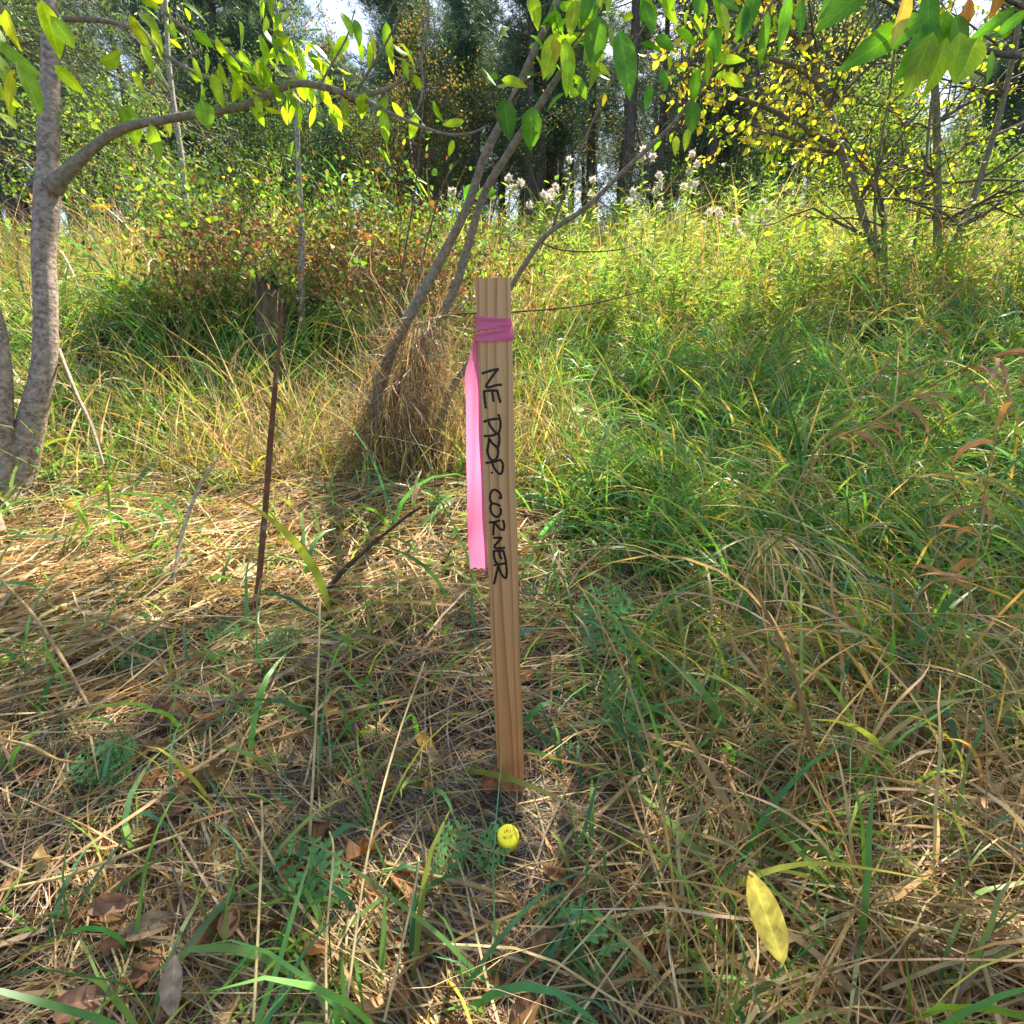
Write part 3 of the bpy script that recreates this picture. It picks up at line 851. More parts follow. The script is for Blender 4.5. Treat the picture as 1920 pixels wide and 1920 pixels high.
def left_tree():
    base = gnd(35, 930)
    d0 = proj(base)[2]
    root = empty('young_tree', base, 'smooth grey barked young tree at the left edge with one long arching limb', 'tree')
    mb = MB()
    P, Rr = pxpath([(20, 960, 46), (38, 880, 34), (62, 780, 28), (82, 690, 25), (86, 590, 24), (82, 480, 24), (87, 400, 26), (90, 345, 27), (90, 300, 22), (92, 200, 21), (95, 100, 19), (90, 0, 18)], (d0, d0 * 1.02))
    Rr = [q * .76 for q in Rr]
    top = P[-1]
    P += [top + np.array([-.05, .1, .5]), top + np.array([.02, .25, 1.2]), top + np.array([.1, .3, 2.0])]; Rr += [.036, .025, .01]
    tube(mb, P, Rr, BARK, 16, .035, n=8)
    mb.build('trunk', M_bark, root)
    mb = MB()
    P2, R2 = pxpath([(15, 940, 34), (-2, 850, 30), (2, 760, 24), (0, 680, 22), (-12, 600, 20), (-45, 500, 18), (-90, 350, 14)], (d0 * .98, d0 * .95))
    tube(mb, P2, [q * .76 for q in R2], BARK, 12, .035, n=7); s = mb.build('stem', M_bark, root)
    # arching limb
    br = MB()
    Bp, Bb = pxpath([(98, 352, 25), (122, 326, 16), (185, 268, 11), (240, 238, 10), (305, 225, 9.5), (380, 212, 9.5), (450, 200, 9), (505, 176, 8.5), (556, 157, 8), (610, 164, 8), (665, 179, 7), (715, 171, 5), (760, 145, 4), (790, 105, 3), (800, 50, 2.2), (806, -40, 1.5)],
                    np.linspace(d0 * 1.0, 1.75, 16))
    Bp2, _ = smooth_path(Bp, Bb, 5)
    tube(br, Bp, [q * .72 for q in Bb], BARK2, 12, .06, n=7)
    # mossy lump
    tw = [([(556, 157, 5), (520, 168, 4), (470, 166, 4), (400, 150, 3.5), (350, 128, 3.5), (300, 95, 3.5), (260, 60, 4), (200, 40, 4), (120, 35, 5)], (1.9, 2.1)),
          ([(665, 179, 4), (700, 195, 3.5), (760, 225, 3), (830, 250, 2.5), (880, 250, 2), (915, 236, 1.5)], (1.8, 1.45)),
          ([(668, 172, 3), (700, 120, 2.5), (735, 60, 2), (768, -20, 1.5)], (1.8, 1.6)),
          ([(790, 105, 2), (792, 160, 1.5), (785, 200, 1.5), (765, 222, 1)], (1.75, 1.7)),
          ([(300, 15, 4), (340, 48, 3), (420, 90, 2.5), (470, 130, 2), (556, 150, 2)], (1.9, 1.9)),
          ([(600, 160, 2.5), (625, 115, 2), (650, 70, 1.5), (665, 20, 1)], (1.85, 1.8))]
    tps = []
    for p_, dd in tw:
        a, b = pxpath(p_, dd); tube(br, a, b, BARK2, 7, .05, n=6); tps.append(a)
    limb = br.build('branch', M_twig, root)
    moss = MB(); c = px(415, 201, 1.93); n = 420
    q = c + np.clip(rng.normal(0, 1, (n, 3)), -1.7, 1.7) * np.array([.03, .011, .008])
    diamonds(moss, q, rdir(n), rdir(n), .012, .006, pick([(.55, .42, .04), (.4, .35, .05)], [2, 1], n))
    moss.build('lichen', M_leaf, limb)
    lf = MB()
    col = lambda n: pick(YGL, [4, 4, 3, 1.5], n, .16)
    for u0, v0, u1, v1, n, d in ((355, 85, 490, 150, 34, 1.75), (520, 0, 545, 110, 20, 1.8), (545, 70, 620, 130, 16, 1.8), (560, 160, 640, 175, 14, 1.85), (620, 40, 700, 100, 10, 1.8),
                              (500, 60, 530, 200, 14, 1.8), (700, 30, 760, 120, 7, 1.7), (250, 170, 290, 200, 7, 1.9), (700, 190, 725, 240, 5, 1.7), (775, 110, 795, 210, 7, 1.7), (260, 0, 300, 60, 6, 1.5), (200, 0, 330, 30, 8, 1.6), (540, 165, 560, 260, 5, 1.8)):
        a = [px(u0, v0, d), px((u0 + u1) / 2, (v0 + v1) / 2 - 6, d * 1.02), px(u1, v1, d * 1.04)]
        leaf_spray(lf, a, n, .085, col(n), .09, .75, 0)
    # left edge leaves, close
    leaf_spray(lf, [px(-60, -40, 1.0), px(20, 40, 1.0), px(50, 90, 1.05)], 16, .085, col(16), .12, .6, 0)
    leaf_spray(lf, [px(-40, 120, 1.3), px(10, 160, 1.3), px(30, 240, 1.3)], 9, .075, col(9), .08, .9, 0)
    spots = [(381, 213, 70, 40, .95), (290, 265, 75, 200, .9), (150, 940, 0, 0, 0)]
    Pp = np.array([px(380, 190, 1.80), px(282, 232, 1.80), px(480, 180, 1.8), px(645, 183, 1.75), px(718, 205, 1.7)])
    leaves(lf, Pp, np.array([[.1, -.1, -1], [.15, -.1, -1], [.3, 0, -1], [0, 0, -1], [.05, 0, -1]]), np.array([[.1, -1, .1]] * 5), np.array([.085, .12, .05, .07, .1]), np.array([.07, .045, .03, .03, .035]), col(5), fold=.15, droop=.1)
    # crown above the frame
    n = 1100
    q = top + np.array([.2, .35, 1.2]) + rng.normal(0, 1, (n, 3)) * np.array([.8, .5, .55])
    q = q[q[:, 2] > 1.75 + .6 * np.clip(q[:, 1], 0, 3)]; n = len(q)
    leaves(lf, q, nrm(rng.normal(0, .7, (n, 3)) - np.array([0, 0, .6])), rdir(n), rng.uniform(.06, .1, n), rng.uniform(.025, .045, n), col(n))
    lf.build('leaves', M_leaf, root)
left_tree()

def sapling():
    d = 2.9
    base = gnd(567, 640); d = proj(base)[2]
    root = empty('sapling', base, 'thin pale straight sapling between the stump and the leaning willow stems', 'tree')
    mb = MB()
    P, Rr = pxpath([(567, 640, 6.5), (565, 520, 6), (566, 440, 6), (562, 360, 5), (558, 280, 4.5), (556, 165, 4.5), (545, 120, 4), (528, 60, 3.5), (515, 0, 3), (505, -80, 2)], (d, d * .9))
    P[0] = base
    tube(mb, P, Rr, (.36, .30, .26), 9, .04)
    mb.build('trunk', M_bark, root)
    lf = MB(); n = 26
    leaf_spray(lf, P[5:], n, .085, pick(YGL, [4, 3, 3, 2], n), .12, .5, 0)
    for u, v in ((548, 260), (545, 345), (538, 378), (560, 215)):
        leaf_spray(lf, [px(u, v, d * .93), px(u + 6, v + 8, d * .93)], 1, .09, pick(YGL, [1, 1, 1, 1], 1), .02, .6, 0, ratio=.6)
    lf.build('leaves', M_leaf, root)
    # a second pale one further back
    base = gnd(352, 420); d = 4.6
    root = empty('sapling', px(352, 420, d), 'slender pale sapling at the left rising behind the arching limb', 'tree')
    mb = MB()
    P, Rr = pxpath([(365, 520, 6), (352, 400, 5.5), (340, 290, 5), (325, 190, 4.5), (316, 110, 4), (312, 40, 4), (308, -60, 3)], (d, d))
    P[0] = np.array([P[0][0], P[0][1], H(P[0][0], P[0][1]) - .03])
    root.location = P[0]
    tube(mb, P, Rr, (.38, .33, .28), 8, .04)
    for a in ([(320, 150, 2), (350, 110, 1.5), (380, 90, 1)], [(330, 220, 2), (300, 170, 1.5), (270, 150, 1)]):
        p_, r_ = pxpath(a, (d, d)); tube(mb, p_, r_, (.3, .25, .2), 6)
    mb.build('trunk', M_bark, root)
    lf = MB(); n = 26
    leaf_spray(lf, P[4:], n, .10, pick(YGL, [4, 3, 3, 2], n), .2, .5, 0)
    lf.build('leaves', M_leaf, root)
sapling()

def willow():
    base = gnd(735, 880)
    d0 = proj(base)[2]
    root = empty('leaning_willow', base, 'multi stemmed willow leaning right behind the stake from a straw skirted base', 'shrub')
    stems = [([(700, 860, 22), (712, 740, 17), (735, 655, 13), (775, 580, 13), (830, 480, 12), (875, 390, 10.5), (910, 290, 10), (960, 190, 9.5), (1000, 100, 9), (1045, 0, 8.5), (1090, -130, 7), (1120, -300, 5)], np.linspace(d0, d0 * .68, 12)),
             ([(735, 860, 16), (745, 720, 13), (790, 640, 11), (845, 560, 11), (872, 480, 10), (905, 370, 9.5), (945, 300, 9), (1000, 215, 8.5), (1065, 115, 7.5), (1100, 60, 6.5), (1150, -60, 5), (1200, -260, 3)], np.linspace(d0 * 1.02, d0 * .72, 12)),
             ([(790, 850, 10), (840, 745, 8), (880, 680, 7), (925, 600, 6), (960, 535, 6), (985, 495, 6.5), (1025, 440, 6.5), (1100, 388, 6), (1170, 320, 5.5), (1250, 245, 5), (1310, 170, 4.5), (1350, 120, 4), (1410, 60, 3.2), (1470, -30, 2.2)], np.linspace(d0 * 1.0, d0 * .72, 14)),
             ([(1035, 435, 4.5), (1048, 390, 3.5), (1075, 320, 3.2), (1110, 230, 3), (1165, 120, 2.6), (1240, 0, 2)], np.linspace(d0 * .9, d0 * .72, 6)),
             ([(790, 610, 3), (850, 590, 2.5), (960, 585, 2.2), (1060, 577, 2), (1140, 563, 1.8), (1205, 545, 1.2)], np.linspace(d0, d0 * .95, 6)),
             ([(1015, 455, 2.2), (1050, 468, 2), (1110, 472, 1.8), (1160, 468, 1.4), (1185, 462, 1)], np.linspace(d0 * .9, d0 * .95, 5)),
             ([(745, 640, 2.8), (752, 520, 2.2), (775, 380, 2), (790, 240, 1.8), (798, 100, 1.6), (790, 20, 1.4)], np.linspace(d0 * 1.05, d0 * 1.0, 6)),
             ([(775, 640, 2.6), (790, 500, 2.2), (830, 350, 2), (860, 300, 1.6)], np.linspace(d0 * 1.1, d0 * 1.1, 4)),
             ([(845, 745, 4), (870, 700, 4), (905, 640, 3), (930, 560, 2.5)], np.linspace(d0 * 1.1, d0 * 1.1, 4)),
             ([(960, 190, 4), (990, 150, 3.2), (1040, 120, 2.5), (1110, 40, 2)], np.linspace(d0 * .76, d0 * .7, 4))]
    pp = []
    for k, (s, dd) in enumerate(stems):
        mb = MB()
        P, Rr = pxpath(s, dd)
        if k < 3:
            P[0] = np.array([P[0][0], P[0][1], H(P[0][0], P[0][1]) - .05])
        c = (.25, .205, .16) if k < 4 else (.14, .095, .07)
        tube(mb, P, [q * .76 for q in Rr], c, 12 if k < 3 else 7, .04, n=8)
        mb.build('stem' if k < 4 or k == 8 else 'twig', M_twig, root)
        pp.append(P)
    lf = MB()
    col = lambda n, a=3: pick(MGL + YGL, [4, 4, 3, 3, a, a, a, 1], n, .15)
    # individually visible leaves: (u, v base, length px, width px, direction deg from down, depth)
    L_ = [(945, 185, 80, 44, -8, 1.35, 0), (998, 200, 72, 44, 2, 1.35, 0), (1160, 55, 115, 62, -22, 1.35, 0), (1125, 30, 80, 50, 8, 1.4, 0), (1060, 75, 75, 34, -12, 1.4, 1), (1065, 110, 60, 26, 0, 1.4, 1),
          (1085, 150, 35, 20, -30, 1.45, 0), (1045, 60, 80, 40, 20, 1.5, 1), (1300, 190, 58, 34, 0, 1.5, 0), (1290, 240, 40, 16, 5, 1.5, 1), (1345, 50, 58, 34, 0, 1.4, 0), (1335, 95, 50, 26, 8, 1.4, 0), (1340, 110, 60, 20, -85, 1.4, 1),
          (1240, 130, 38, 20, -20, 1.5, 0), (1268, 255, 35, 16, 0, 1.6, 1), (1220, 155, 50, 18, 10, 1.5, 0), (1205, 0, 60, 30, -30, 1.4, 0), (1400, 10, 60, 28, 10, 1.3, 0), (1440, 20, 90, 22, 4, 1.2, 0), (1480, -10, 90, 26, 2, 1.2, 0), (1500, 0, 65, 22, -6, 1.3, 0), (1420, -20, 90, 34, 16, 1.3, 0),
          (1080, 0, 60, 34, 10, 1.4, 1), (1110, -20, 60, 30, 20, 1.4, 0), (1000, -10, 55, 26, -10, 1.5, 1), (930, 360, 40, 26, 85, 2.1, 0), (885, 345, 35, 18, 30, 2.1, 0), (868, 410, 45, 26, 25, 2.1, 2), (870, 228, 45, 16, 85, 1.5, 1), (850, 262, 30, 14, 20, 1.5, 1), (1135, 175, 22, 10, 10, 1.6, 2), (1040, 70, 45, 22, -5, 1.5, 2)]
    P, D, Ln, Wn, C = [], [], [], [], []
    for u, v, l, w_, a, d, k in L_:
        d = d * .95
        P.append(px(u, v, d)); a = R(a)
        D.append([-math.sin(a), rng.normal(0, .15), -math.cos(a)]); Ln.append(l / 960 * d * .95); Wn.append(w_ / 960 * d * .9)
        C.append(pick([MGL[0], YGL[1], (.55, .45, .06)][k:k + 1], [1], 1, .15)[0])
    leaves(lf, P, D, np.array([[rng.normal(0, .35), -1, rng.normal(.15, .35)] for _ in P]), np.array(Ln), np.array(Wn), np.array(C), fold=rng.uniform(.05, .35, len(P)), droop=rng.uniform(0, .25, len(P)), curlw=.1)
    for k, n in ((0, 22), (1, 26), (2, 12), (9, 14)):
        seg = pp[k][8:] if k < 2 else pp[k][-4:]
        leaf_spray(lf, seg, n, .075, col(n), .14, .6, 0)
    n = 60
    leaf_spray(lf, [px(u, v, d) for u, v, d in ((1030, -40, 1.5), (1150, -10, 1.45), (1280, -20, 1.4), (1420, -30, 1.3))], n, .08, col(n, 5), .2, .9, 0)
    lf.build('leaves', M_leaf, root)
    # dead grass and dead shoots skirting the base
    sk = MB(); N = 1500
    c = base + np.array([.02, -.0, 0])
    a = rng.uniform(0, 6.28, N); hz = .10 + .5 * rng.uniform(0, 1, N) ** 1.3; r0 = np.abs(rng.normal(0, .05, N)) + .02 + .16 * np.clip(.45 - hz, 0, 1)
    P0 = np.stack([c[0] - .05 + np.cos(a) * r0, c[1] + np.sin(a) * r0 * .8, H(c[0], c[1]) + hz], 1)
    P0[:, 0] += (P0[:, 2] - c[2]) * .32 - np.abs(rng.normal(0, .07, N)) * (hz < .35)
    ribbons(sk, P0, a, np.where(rng.uniform(0, 1, N) < .32, rng.uniform(-.6, 1.0, N), rng.uniform(-1.5, -.5, N)), rng.gamma(3, .07, N), rng.gamma(4, .0007, N), rng.normal(-.5, .8, N), pick(STRAW, [1, 3, 5, 5, .6, 2, 6], N, .3), nseg=6, wave=.8)
    N = 420   # upright dead shoots
    a = rng.uniform(0, 6.28, N); r0 = np.abs(rng.normal(0, .12, N))
    P0 = np.stack([c[0] + .10 + np.cos(a) * r0 * 1.2, c[1] + .05 + np.sin(a) * r0, np.zeros(N)], 1); P0[:, 2] = H(P0[:, 0], P0[:, 1])
    ribbons(sk, P0, a * .3 + rng.normal(.4, .8, N), rng.normal(1.35, .14, N), rng.gamma(9, .06, N), rng.gamma(6, .0006, N), -rng.gamma(2, .2, N), pick(STRAW, [1, 3, 4, 3, 1, 3, 3], N, .2), nseg=6, wave=.2, prof=[1, 1, .9, .8, .7, .6, .4])
    sk.build('dead_grass_skirt', M_straw, root)
willow()

def branch_rec(mb, P, D, L, r0, depth, tips, rg, col, sag=0.0, sides=5, spread=.6):
    n = 4
    pts = [P]; d = D
    for k in range(n):
        d = nrm(d + rg.normal(0, .13, 3) + np.array([0, 0, -sag]))
        pts.append(pts[-1] + d * L / n)
    tube(mb, pts, np.linspace(r0, r0 * .45, n + 1), col, sides, .05, smooth=False)
    tips.append(np.array(pts))
    if depth > 0:
        for k in range(rg.integers(2, 4)):
            i = rg.integers(1, n + 1)
            d2 = nrm(d + rg.normal(0, spread, 3))
            branch_rec(mb, pts[i], d2, L * rg.uniform(.5, .8), r0 * .5, depth - 1, tips, rg, col, sag, max(4, sides - 1), spread)

def shade_want(x, y):
    """shade wanted on each ground spot; unseen canopy leaves and gaps follow it"""
    s = 1 - sstep(1.05, 1.5, y - .25 * sstep(0, .5, x))
    s = np.maximum(s, .42 * sstep(.1, .6, x) * (1 - sstep(3.2, 4.4, y)))
    s = np.maximum(s, .9 * np.exp(-((x + 1.9) / 1.0) ** 2 - ((y - 3.0) / .45) ** 2))
    s = s - 2.2 * np.exp(-((x + .12) / .10) ** 2 - ((y - .24) / .17) ** 2)  # canopy gap shaped so sun reaches the ribbon tail
    s = s - .95 * np.exp(-((x + .95) / .75) ** 2 - ((y - 1.35) / .5) ** 2)
    return np.clip(s + .32 * noise(x, y, .28, 1) + .12 * sstep(1.0, .7, y), 0, 1)

def right_shrub():
    base = gnd(1690, 560)
    d0 = proj(base)[2]
    root = empty('tall_shrub', base, 'tall many stemmed shrub on the right with dark bases and yellowing leaves', 'shrub')
    S = [[(1665, 560, 13), (1652, 490, 12), (1630, 440, 11), (1600, 350, 11), (1568, 260, 11), (1548, 180, 10), (1530, 110, 10), (1508, 40, 9), (1495, -60, 8)],
         [(1680, 560, 7), (1660, 480, 7), (1655, 400, 6), (1640, 340, 5), (1600, 290, 4), (1560, 240, 3)],
         [(1755, 570, 12), (1757, 490, 11), (1758, 400, 11), (1757, 300, 10), (1755, 200, 10), (1748, 100, 9), (1742, 0, 8), (1740, -100, 7)],
         [(1750, 560, 11), (1778, 480, 11), (1815, 400, 10), (1845, 310, 8.5), (1870, 230, 8), (1890, 150, 7), (1905, 80, 7), (1915, 0, 6)],
         [(1700, 560, 5), (1720, 420, 4.5), (1735, 310, 4), (1745, 210, 4), (1760, 100, 3), (1790, 0, 2)],
         [(1660, 520, 5), (1640, 400, 4), (1650, 280, 3.5), (1670, 160, 3), (1680, 60, 3)]]
    paths = []
    for k, s in enumerate(S):
        mb = MB(); P, Rr = pxpath(s, (d0, d0 * (.97 - .02 * k)))
        P[0] = np.array([P[0][0], P[0][1], H(P[0][0], P[0][1]) - .05])
        n_ = (len(P) - 1) * 6 + 1
        tube(mb, P, [q * .62 for q in Rr], np.array([[.20, .17, .13]] * n_), 9, .06, n=6)
        # lateral twigs
        for i in range(2, len(P)):
            for j in range(3):
                tips = []
                branch_rec(mb, P[i] * .7 + P[i - 1] * .3, nrm(np.array([rng.normal(0, .8), rng.normal(0, .5), .35])), rng.uniform(.35, .9), Rr[i] * .35, 1, tips, rng, (.13, .10, .08), spread=.6)
                paths += tips
        mb.build('stem', M_twig, root)
    # long lateral branch to the left with orange leaves
    mb = MB()
    for s in ([(1570, 275, 6), (1530, 255, 5), (1480, 225, 4.5), (1420, 195, 4), (1360, 180, 3), (1310, 170, 2)], [(1530, 255, 4), (1500, 262, 3), (1450, 250, 2.5), (1400, 252, 2)], [(1548, 180, 5), (1500, 130, 4), (1440, 110, 3), (1380, 100, 2)],
              [(1530, 110, 5), (1480, 60, 4), (1400, 20, 3), (1300, 30, 2)]):
        P, Rr = pxpath(s, (d0 * .97, d0 * .8)); tube(mb, P, Rr, (.15, .12, .09), 6, .05)
        for i in range(1, len(P)):
            for j in range(4):
                tips = []; branch_rec(mb, P[i], nrm(rng.normal(0, 1, 3) + np.array([-.3, 0, .1])), rng.uniform(.15, .45), .006, 1, tips, rng, (.13, .10, .08)); paths += tips
    mb.build('branch', M_twig, root)
    lf = MB()
    for p_ in paths:
        n = rng.integers(2, 7)
        u, v, d = proj(p_[-1])
        orange = u < 1580 and v < 330
        cols = pick([(.62, .50, .09), (.66, .55, .14), (.42, .46, .09), (.60, .36, .06)] if orange else [(.30, .36, .05), (.20, .30, .05), (.45, .42, .06), (.12, .22, .04)], [4, 4, 2, .6], n, .15)
        if orange and rng.uniform() < .25: cols = pick(YGL, [1, 1, 1, 1], n)
        leaf_spray(lf, p_, n, .065, cols, .12, .25, 0, ratio=.6)
    lf.build('leaves', M_leaf, root)
    # unseen crown above the view, leaves and gaps shaped to cast the wanted shade
    cr = MB(); bw = MB()
    N = 42000
    gx = rng.uniform(-2.6, 3.4, N); gy = rng.uniform(-.3, 4.6, N)
    S_ = shade_want(gx, gy)
    keep = rng.uniform(0, 1, N) < S_ * .9
    gx, gy = gx[keep], gy[keep]; n = len(gx)
    z = rng.uniform(4.1, 5.9, n) + .15 * gy
    s = (z - H(gx, gy)) / SUN[2]
    P = np.stack([gx, gy, H(gx, gy)], 1) + s[:, None] * SUN
    u, v, d = proj(P)
    ok = (v < -40)
    P = P[ok]; n = len(P)
    leaves(cr, P, nrm(rng.normal(0, 1, (n, 3)) * np.array([1, 1, .5]) - np.array([0, 0, .3])), nrm(rng.normal(0, .8, (n, 3)) + np.array([0, 0, 1])), rng.uniform(.055, .10, n), rng.uniform(.03, .055, n), pick(MGL + YGL, [3, 3, 2, 3, 2, 1, 2, 1], n, .15), prof=([0, .3, .65, 1], [.05, .95, .85, 0]))
    cr.build('crown', M_leaf, root)
    start = px(1495, -60, d0 * .93)
    for k in range(26):
        tgt = P[rng.integers(0, n)]
        mid = start * .5 + tgt * .5 + np.array([0, 0, .25]) + rng.normal(0, .12, 3)
        pts, rr = smooth_path([start, start * .8 + mid * .2 + np.array([0, 0, .25]), mid, tgt], [.03, .024, .014, .005], 5)
        uu, vv, _ = proj(pts)
        if (vv[2:] < -10).all():
            tube(bw, pts, rr, (.15, .12, .09), 6, .05, smooth=False)
    if bw.v: bw.build('bough', M_twig, root)
right_shrub()

def overhang():
    """near tree whose trunk stands to the right, its leafy branch reaching into the top right"""
    b = np.array([1.75, .55, 0.]); b[2] = H(b[0], b[1])
    root = empty('overhanging_tree', b, 'leafy branch of large green leaves reaching in at the top right corner', 'tree')
    mb = MB()
    tip = px(1740, 52, .85)
    tube(mb, [b, b + np.array([.05, .05, .7]), b + np.array([0, .1, 1.4]), b + np.array([-.1, .15, 2.2])], [.035, .03, .026, .018], BARK2, 10, .05)
    mb.build('trunk', M_twig, root)
    mb = MB()
    Pm, Rm = pxpath([(2300, 140, 9), (2100, 120, 8), (1960, 104, 6), (1900, 104, 5.5), (1850, 95, 5), (1800, 75, 4.5), (1750, 52, 4), (1690, 20, 3), (1600, -30, 2)], (1.25, .82))
    Pm[0] = b + np.array([.0, .1, 1.25])
    tube(mb, Pm, Rm, (.13, .10, .09), 8, .08, n=6)
    Pk, Rk = pxpath([(2000, 60, 4), (1930, 20, 3.5), (1800, -40, 3), (1650, -80, 2)], (1.1, .85)); tube(mb, Pk, Rk, (.13, .10, .09), 7, .05)
    mb.build('branch', M_twig, root)
    lf = MB()
    Lf = [(1735, 30, 190, 62, 62, .80, 0), (1760, 40, 150, 62, 36, .82, 0), (1750, 60, 120, 60, 12, .80, 1), (1775, 70, 110, 60, 5, .8, 1), (1770, 20, 110, 66, -8, .82, 0), (1800, 60, 100, 44, -4, .8, 1), (1835, 70, 100, 60, 22, .8, 1), (1860, 95, 60, 22, -12, .8, 0),
          (1705, -20, 105, 46, 6, .78, 3), (1740, -20, 100, 50, -12, .8, 0), (1640, -30, 150, 46, 54, .85, 0), (1790, 30, 80, 44, -30, .8, 0), (1820, -5, 70, 50, 10, .8, 2), (1830, 20, 75, 30, 60, .82, 0), (1925, 20, 70, 26, 50, .9, 0), (1935, 60, 50, 20, 10, .9, 0),
          (1560, -30, 90, 24, 10, 1.0, 0), (1600, -20, 110, 30, 50, .95, 0), (1880, -20, 60, 24, 20, .9, 2), (1910, 10, 120, 26, 55, 1.0, 0)]
    P, D, Ln, Wn, C = [], [], [], [], []
    pal = [MGL[0], (.32, .46, .05), (.5, .22, .05), (.62, .45, .16)]
    for u, v, l, w_, a, d, k in Lf:
        P.append(px(u, v, d)); a = R(a); D.append([-math.sin(a), rng.normal(0, .12), -math.cos(a)])
        Ln.append(l / 960 * d * .84); Wn.append(w_ / 960 * d * .8); C.append(jit(pal[k], 1, .12)[0])
    leaves(lf, P, D, np.array([[rng.normal(0, .3), -1, rng.normal(.1, .3)] for _ in P]), np.array(Ln), np.array(Wn), np.array(C), fold=rng.uniform(.05, .35, len(P)), droop=rng.uniform(0, .2, len(P)), curlw=.12)
    lf.build('leaves', M_leaf, root)
overhang()

# ------------------------------------------------------------------ bramble bank, stump
def bramble():
    b = gnd(640, 600)
    root = empty('bramble_bush', b, 'bramble mound of green and rusty brown leaves behind the thin sapling', 'bush')
    mb = MB(); lf = MB(); dl = MB()
    N = 230
    x = rng.uniform(-2.3, -.2, N); y = rng.uniform(3.3, 5.2, N)
    P = np.stack([x, y, H(x, y)], 1)
    C = pick([(.25, .13, .09), (.35, .22, .15), (.16, .10, .06)], [2, 2, 1], N)
    pos = ribbons(mb, P, rng.uniform(0, 6.28, N), rng.uniform(.9, 1.5, N), rng.uniform(.65, 1.35, N), np.full(N, .006), -rng.uniform(.8, 2.6, N), C, nseg=10, wave=.3, prof=np.linspace(1, .5, 11))
    mb.build('canes', M_twig, root)
    pts = pos[:, 2:].reshape(-1, 3)
    n = 16000
    i = rng.integers(0, len(pts), n)
    q = pts[i] + rng.normal(0, .09, (n, 3))
    hh = q[:, 2] - H(q[:, 0], q[:, 1]); q = q[hh > .08]; n = len(q); hh = q[:, 2] - H(q[:, 0], q[:, 1])
    topn = rng.uniform(0, 1, n) < sstep(.42, .72, hh + .2 * noise(q[:, 0], q[:, 1], .3, 3))
    g = q[topn]; k = len(g)
    leaves(lf, g, nrm(rng.normal(0, 1, (k, 3)) - np.array([0, 0, .2])), nrm(rng.normal(0, .6, (k, 3)) + np.array([0, -.2, 1])), rng.uniform(.02, .048, k), rng.uniform(.015, .035, k), pick([(.13, .24, .05), (.24, .34, .06), (.08, .17, .06), (.40, .38, .06), (.30, .12, .06)], [4, 3, 4, .6, 1.2], k, .18), prof=([0, .3, .7, 1], [.1, 1, .75, 0]), curlw=.2)
    lf.build('leaves', M_bush, root)
    g = q[~topn]; k = len(g)
    leaves(dl, g, rdir(k), rdir(k), rng.uniform(.02, .045, k), rng.uniform(.012, .025, k), pick([(.30, .15, .07), (.42, .26, .15), (.22, .10, .06), (.30, .28, .10)], [4, 3, 3, 2], k, .2), prof=([0, .35, .7, 1], [.1, 1, .7, 0]), curlw=.4)
    dl.build('dead_leaves', M_litter, root)
bramble()
def stump():
    b = gnd(515, 655)
    d = proj(b)[2]
    root = empty('tree_stump', b, 'dark rotten broken stump in the shade under the bramble mound', 'stump')
    mb = MB(); n = 22
    th = np.linspace(0, 2 * np.pi, n, endpoint=False)
    jag = rng.uniform(-1, 1, n)
    V = []
    hs = [0, .08, .2, .32, .42]
    for k, h in enumerate(hs):
        rr = .065 * (1.8 - 2.0 * h) * (1 + .12 * np.sin(th * 3 + 1) + .05 * rng.normal(0, 1, n))
        hh = h if k < 4 else .36 + .12 * np.abs(np.sin(th * 1.5 + .4)) + .05 * jag
        V.append(np.stack([b[0] + rr * np.cos(th), b[1] + rr * np.sin(th), b[2] - .03 + hh + 0 * th], 1))
    V.append(np.stack([b[0] + .05 * np.cos(th), b[1] + .05 * np.sin(th), b[2] + .24 + 0 * th], 1))
    V = np.concatenate(V); m_ = 6
    i = np.arange(m_ - 1)[:, None] * n; j = np.arange(n)[None]
    mb.add(V, np.stack([i + j, i + (j + 1) % n, i + n + (j + 1) % n, i + n + j], -1).reshape(-1, 4), (.13, .09, .06))
    mb.build('stump_wood', M_pine, root)
stump()

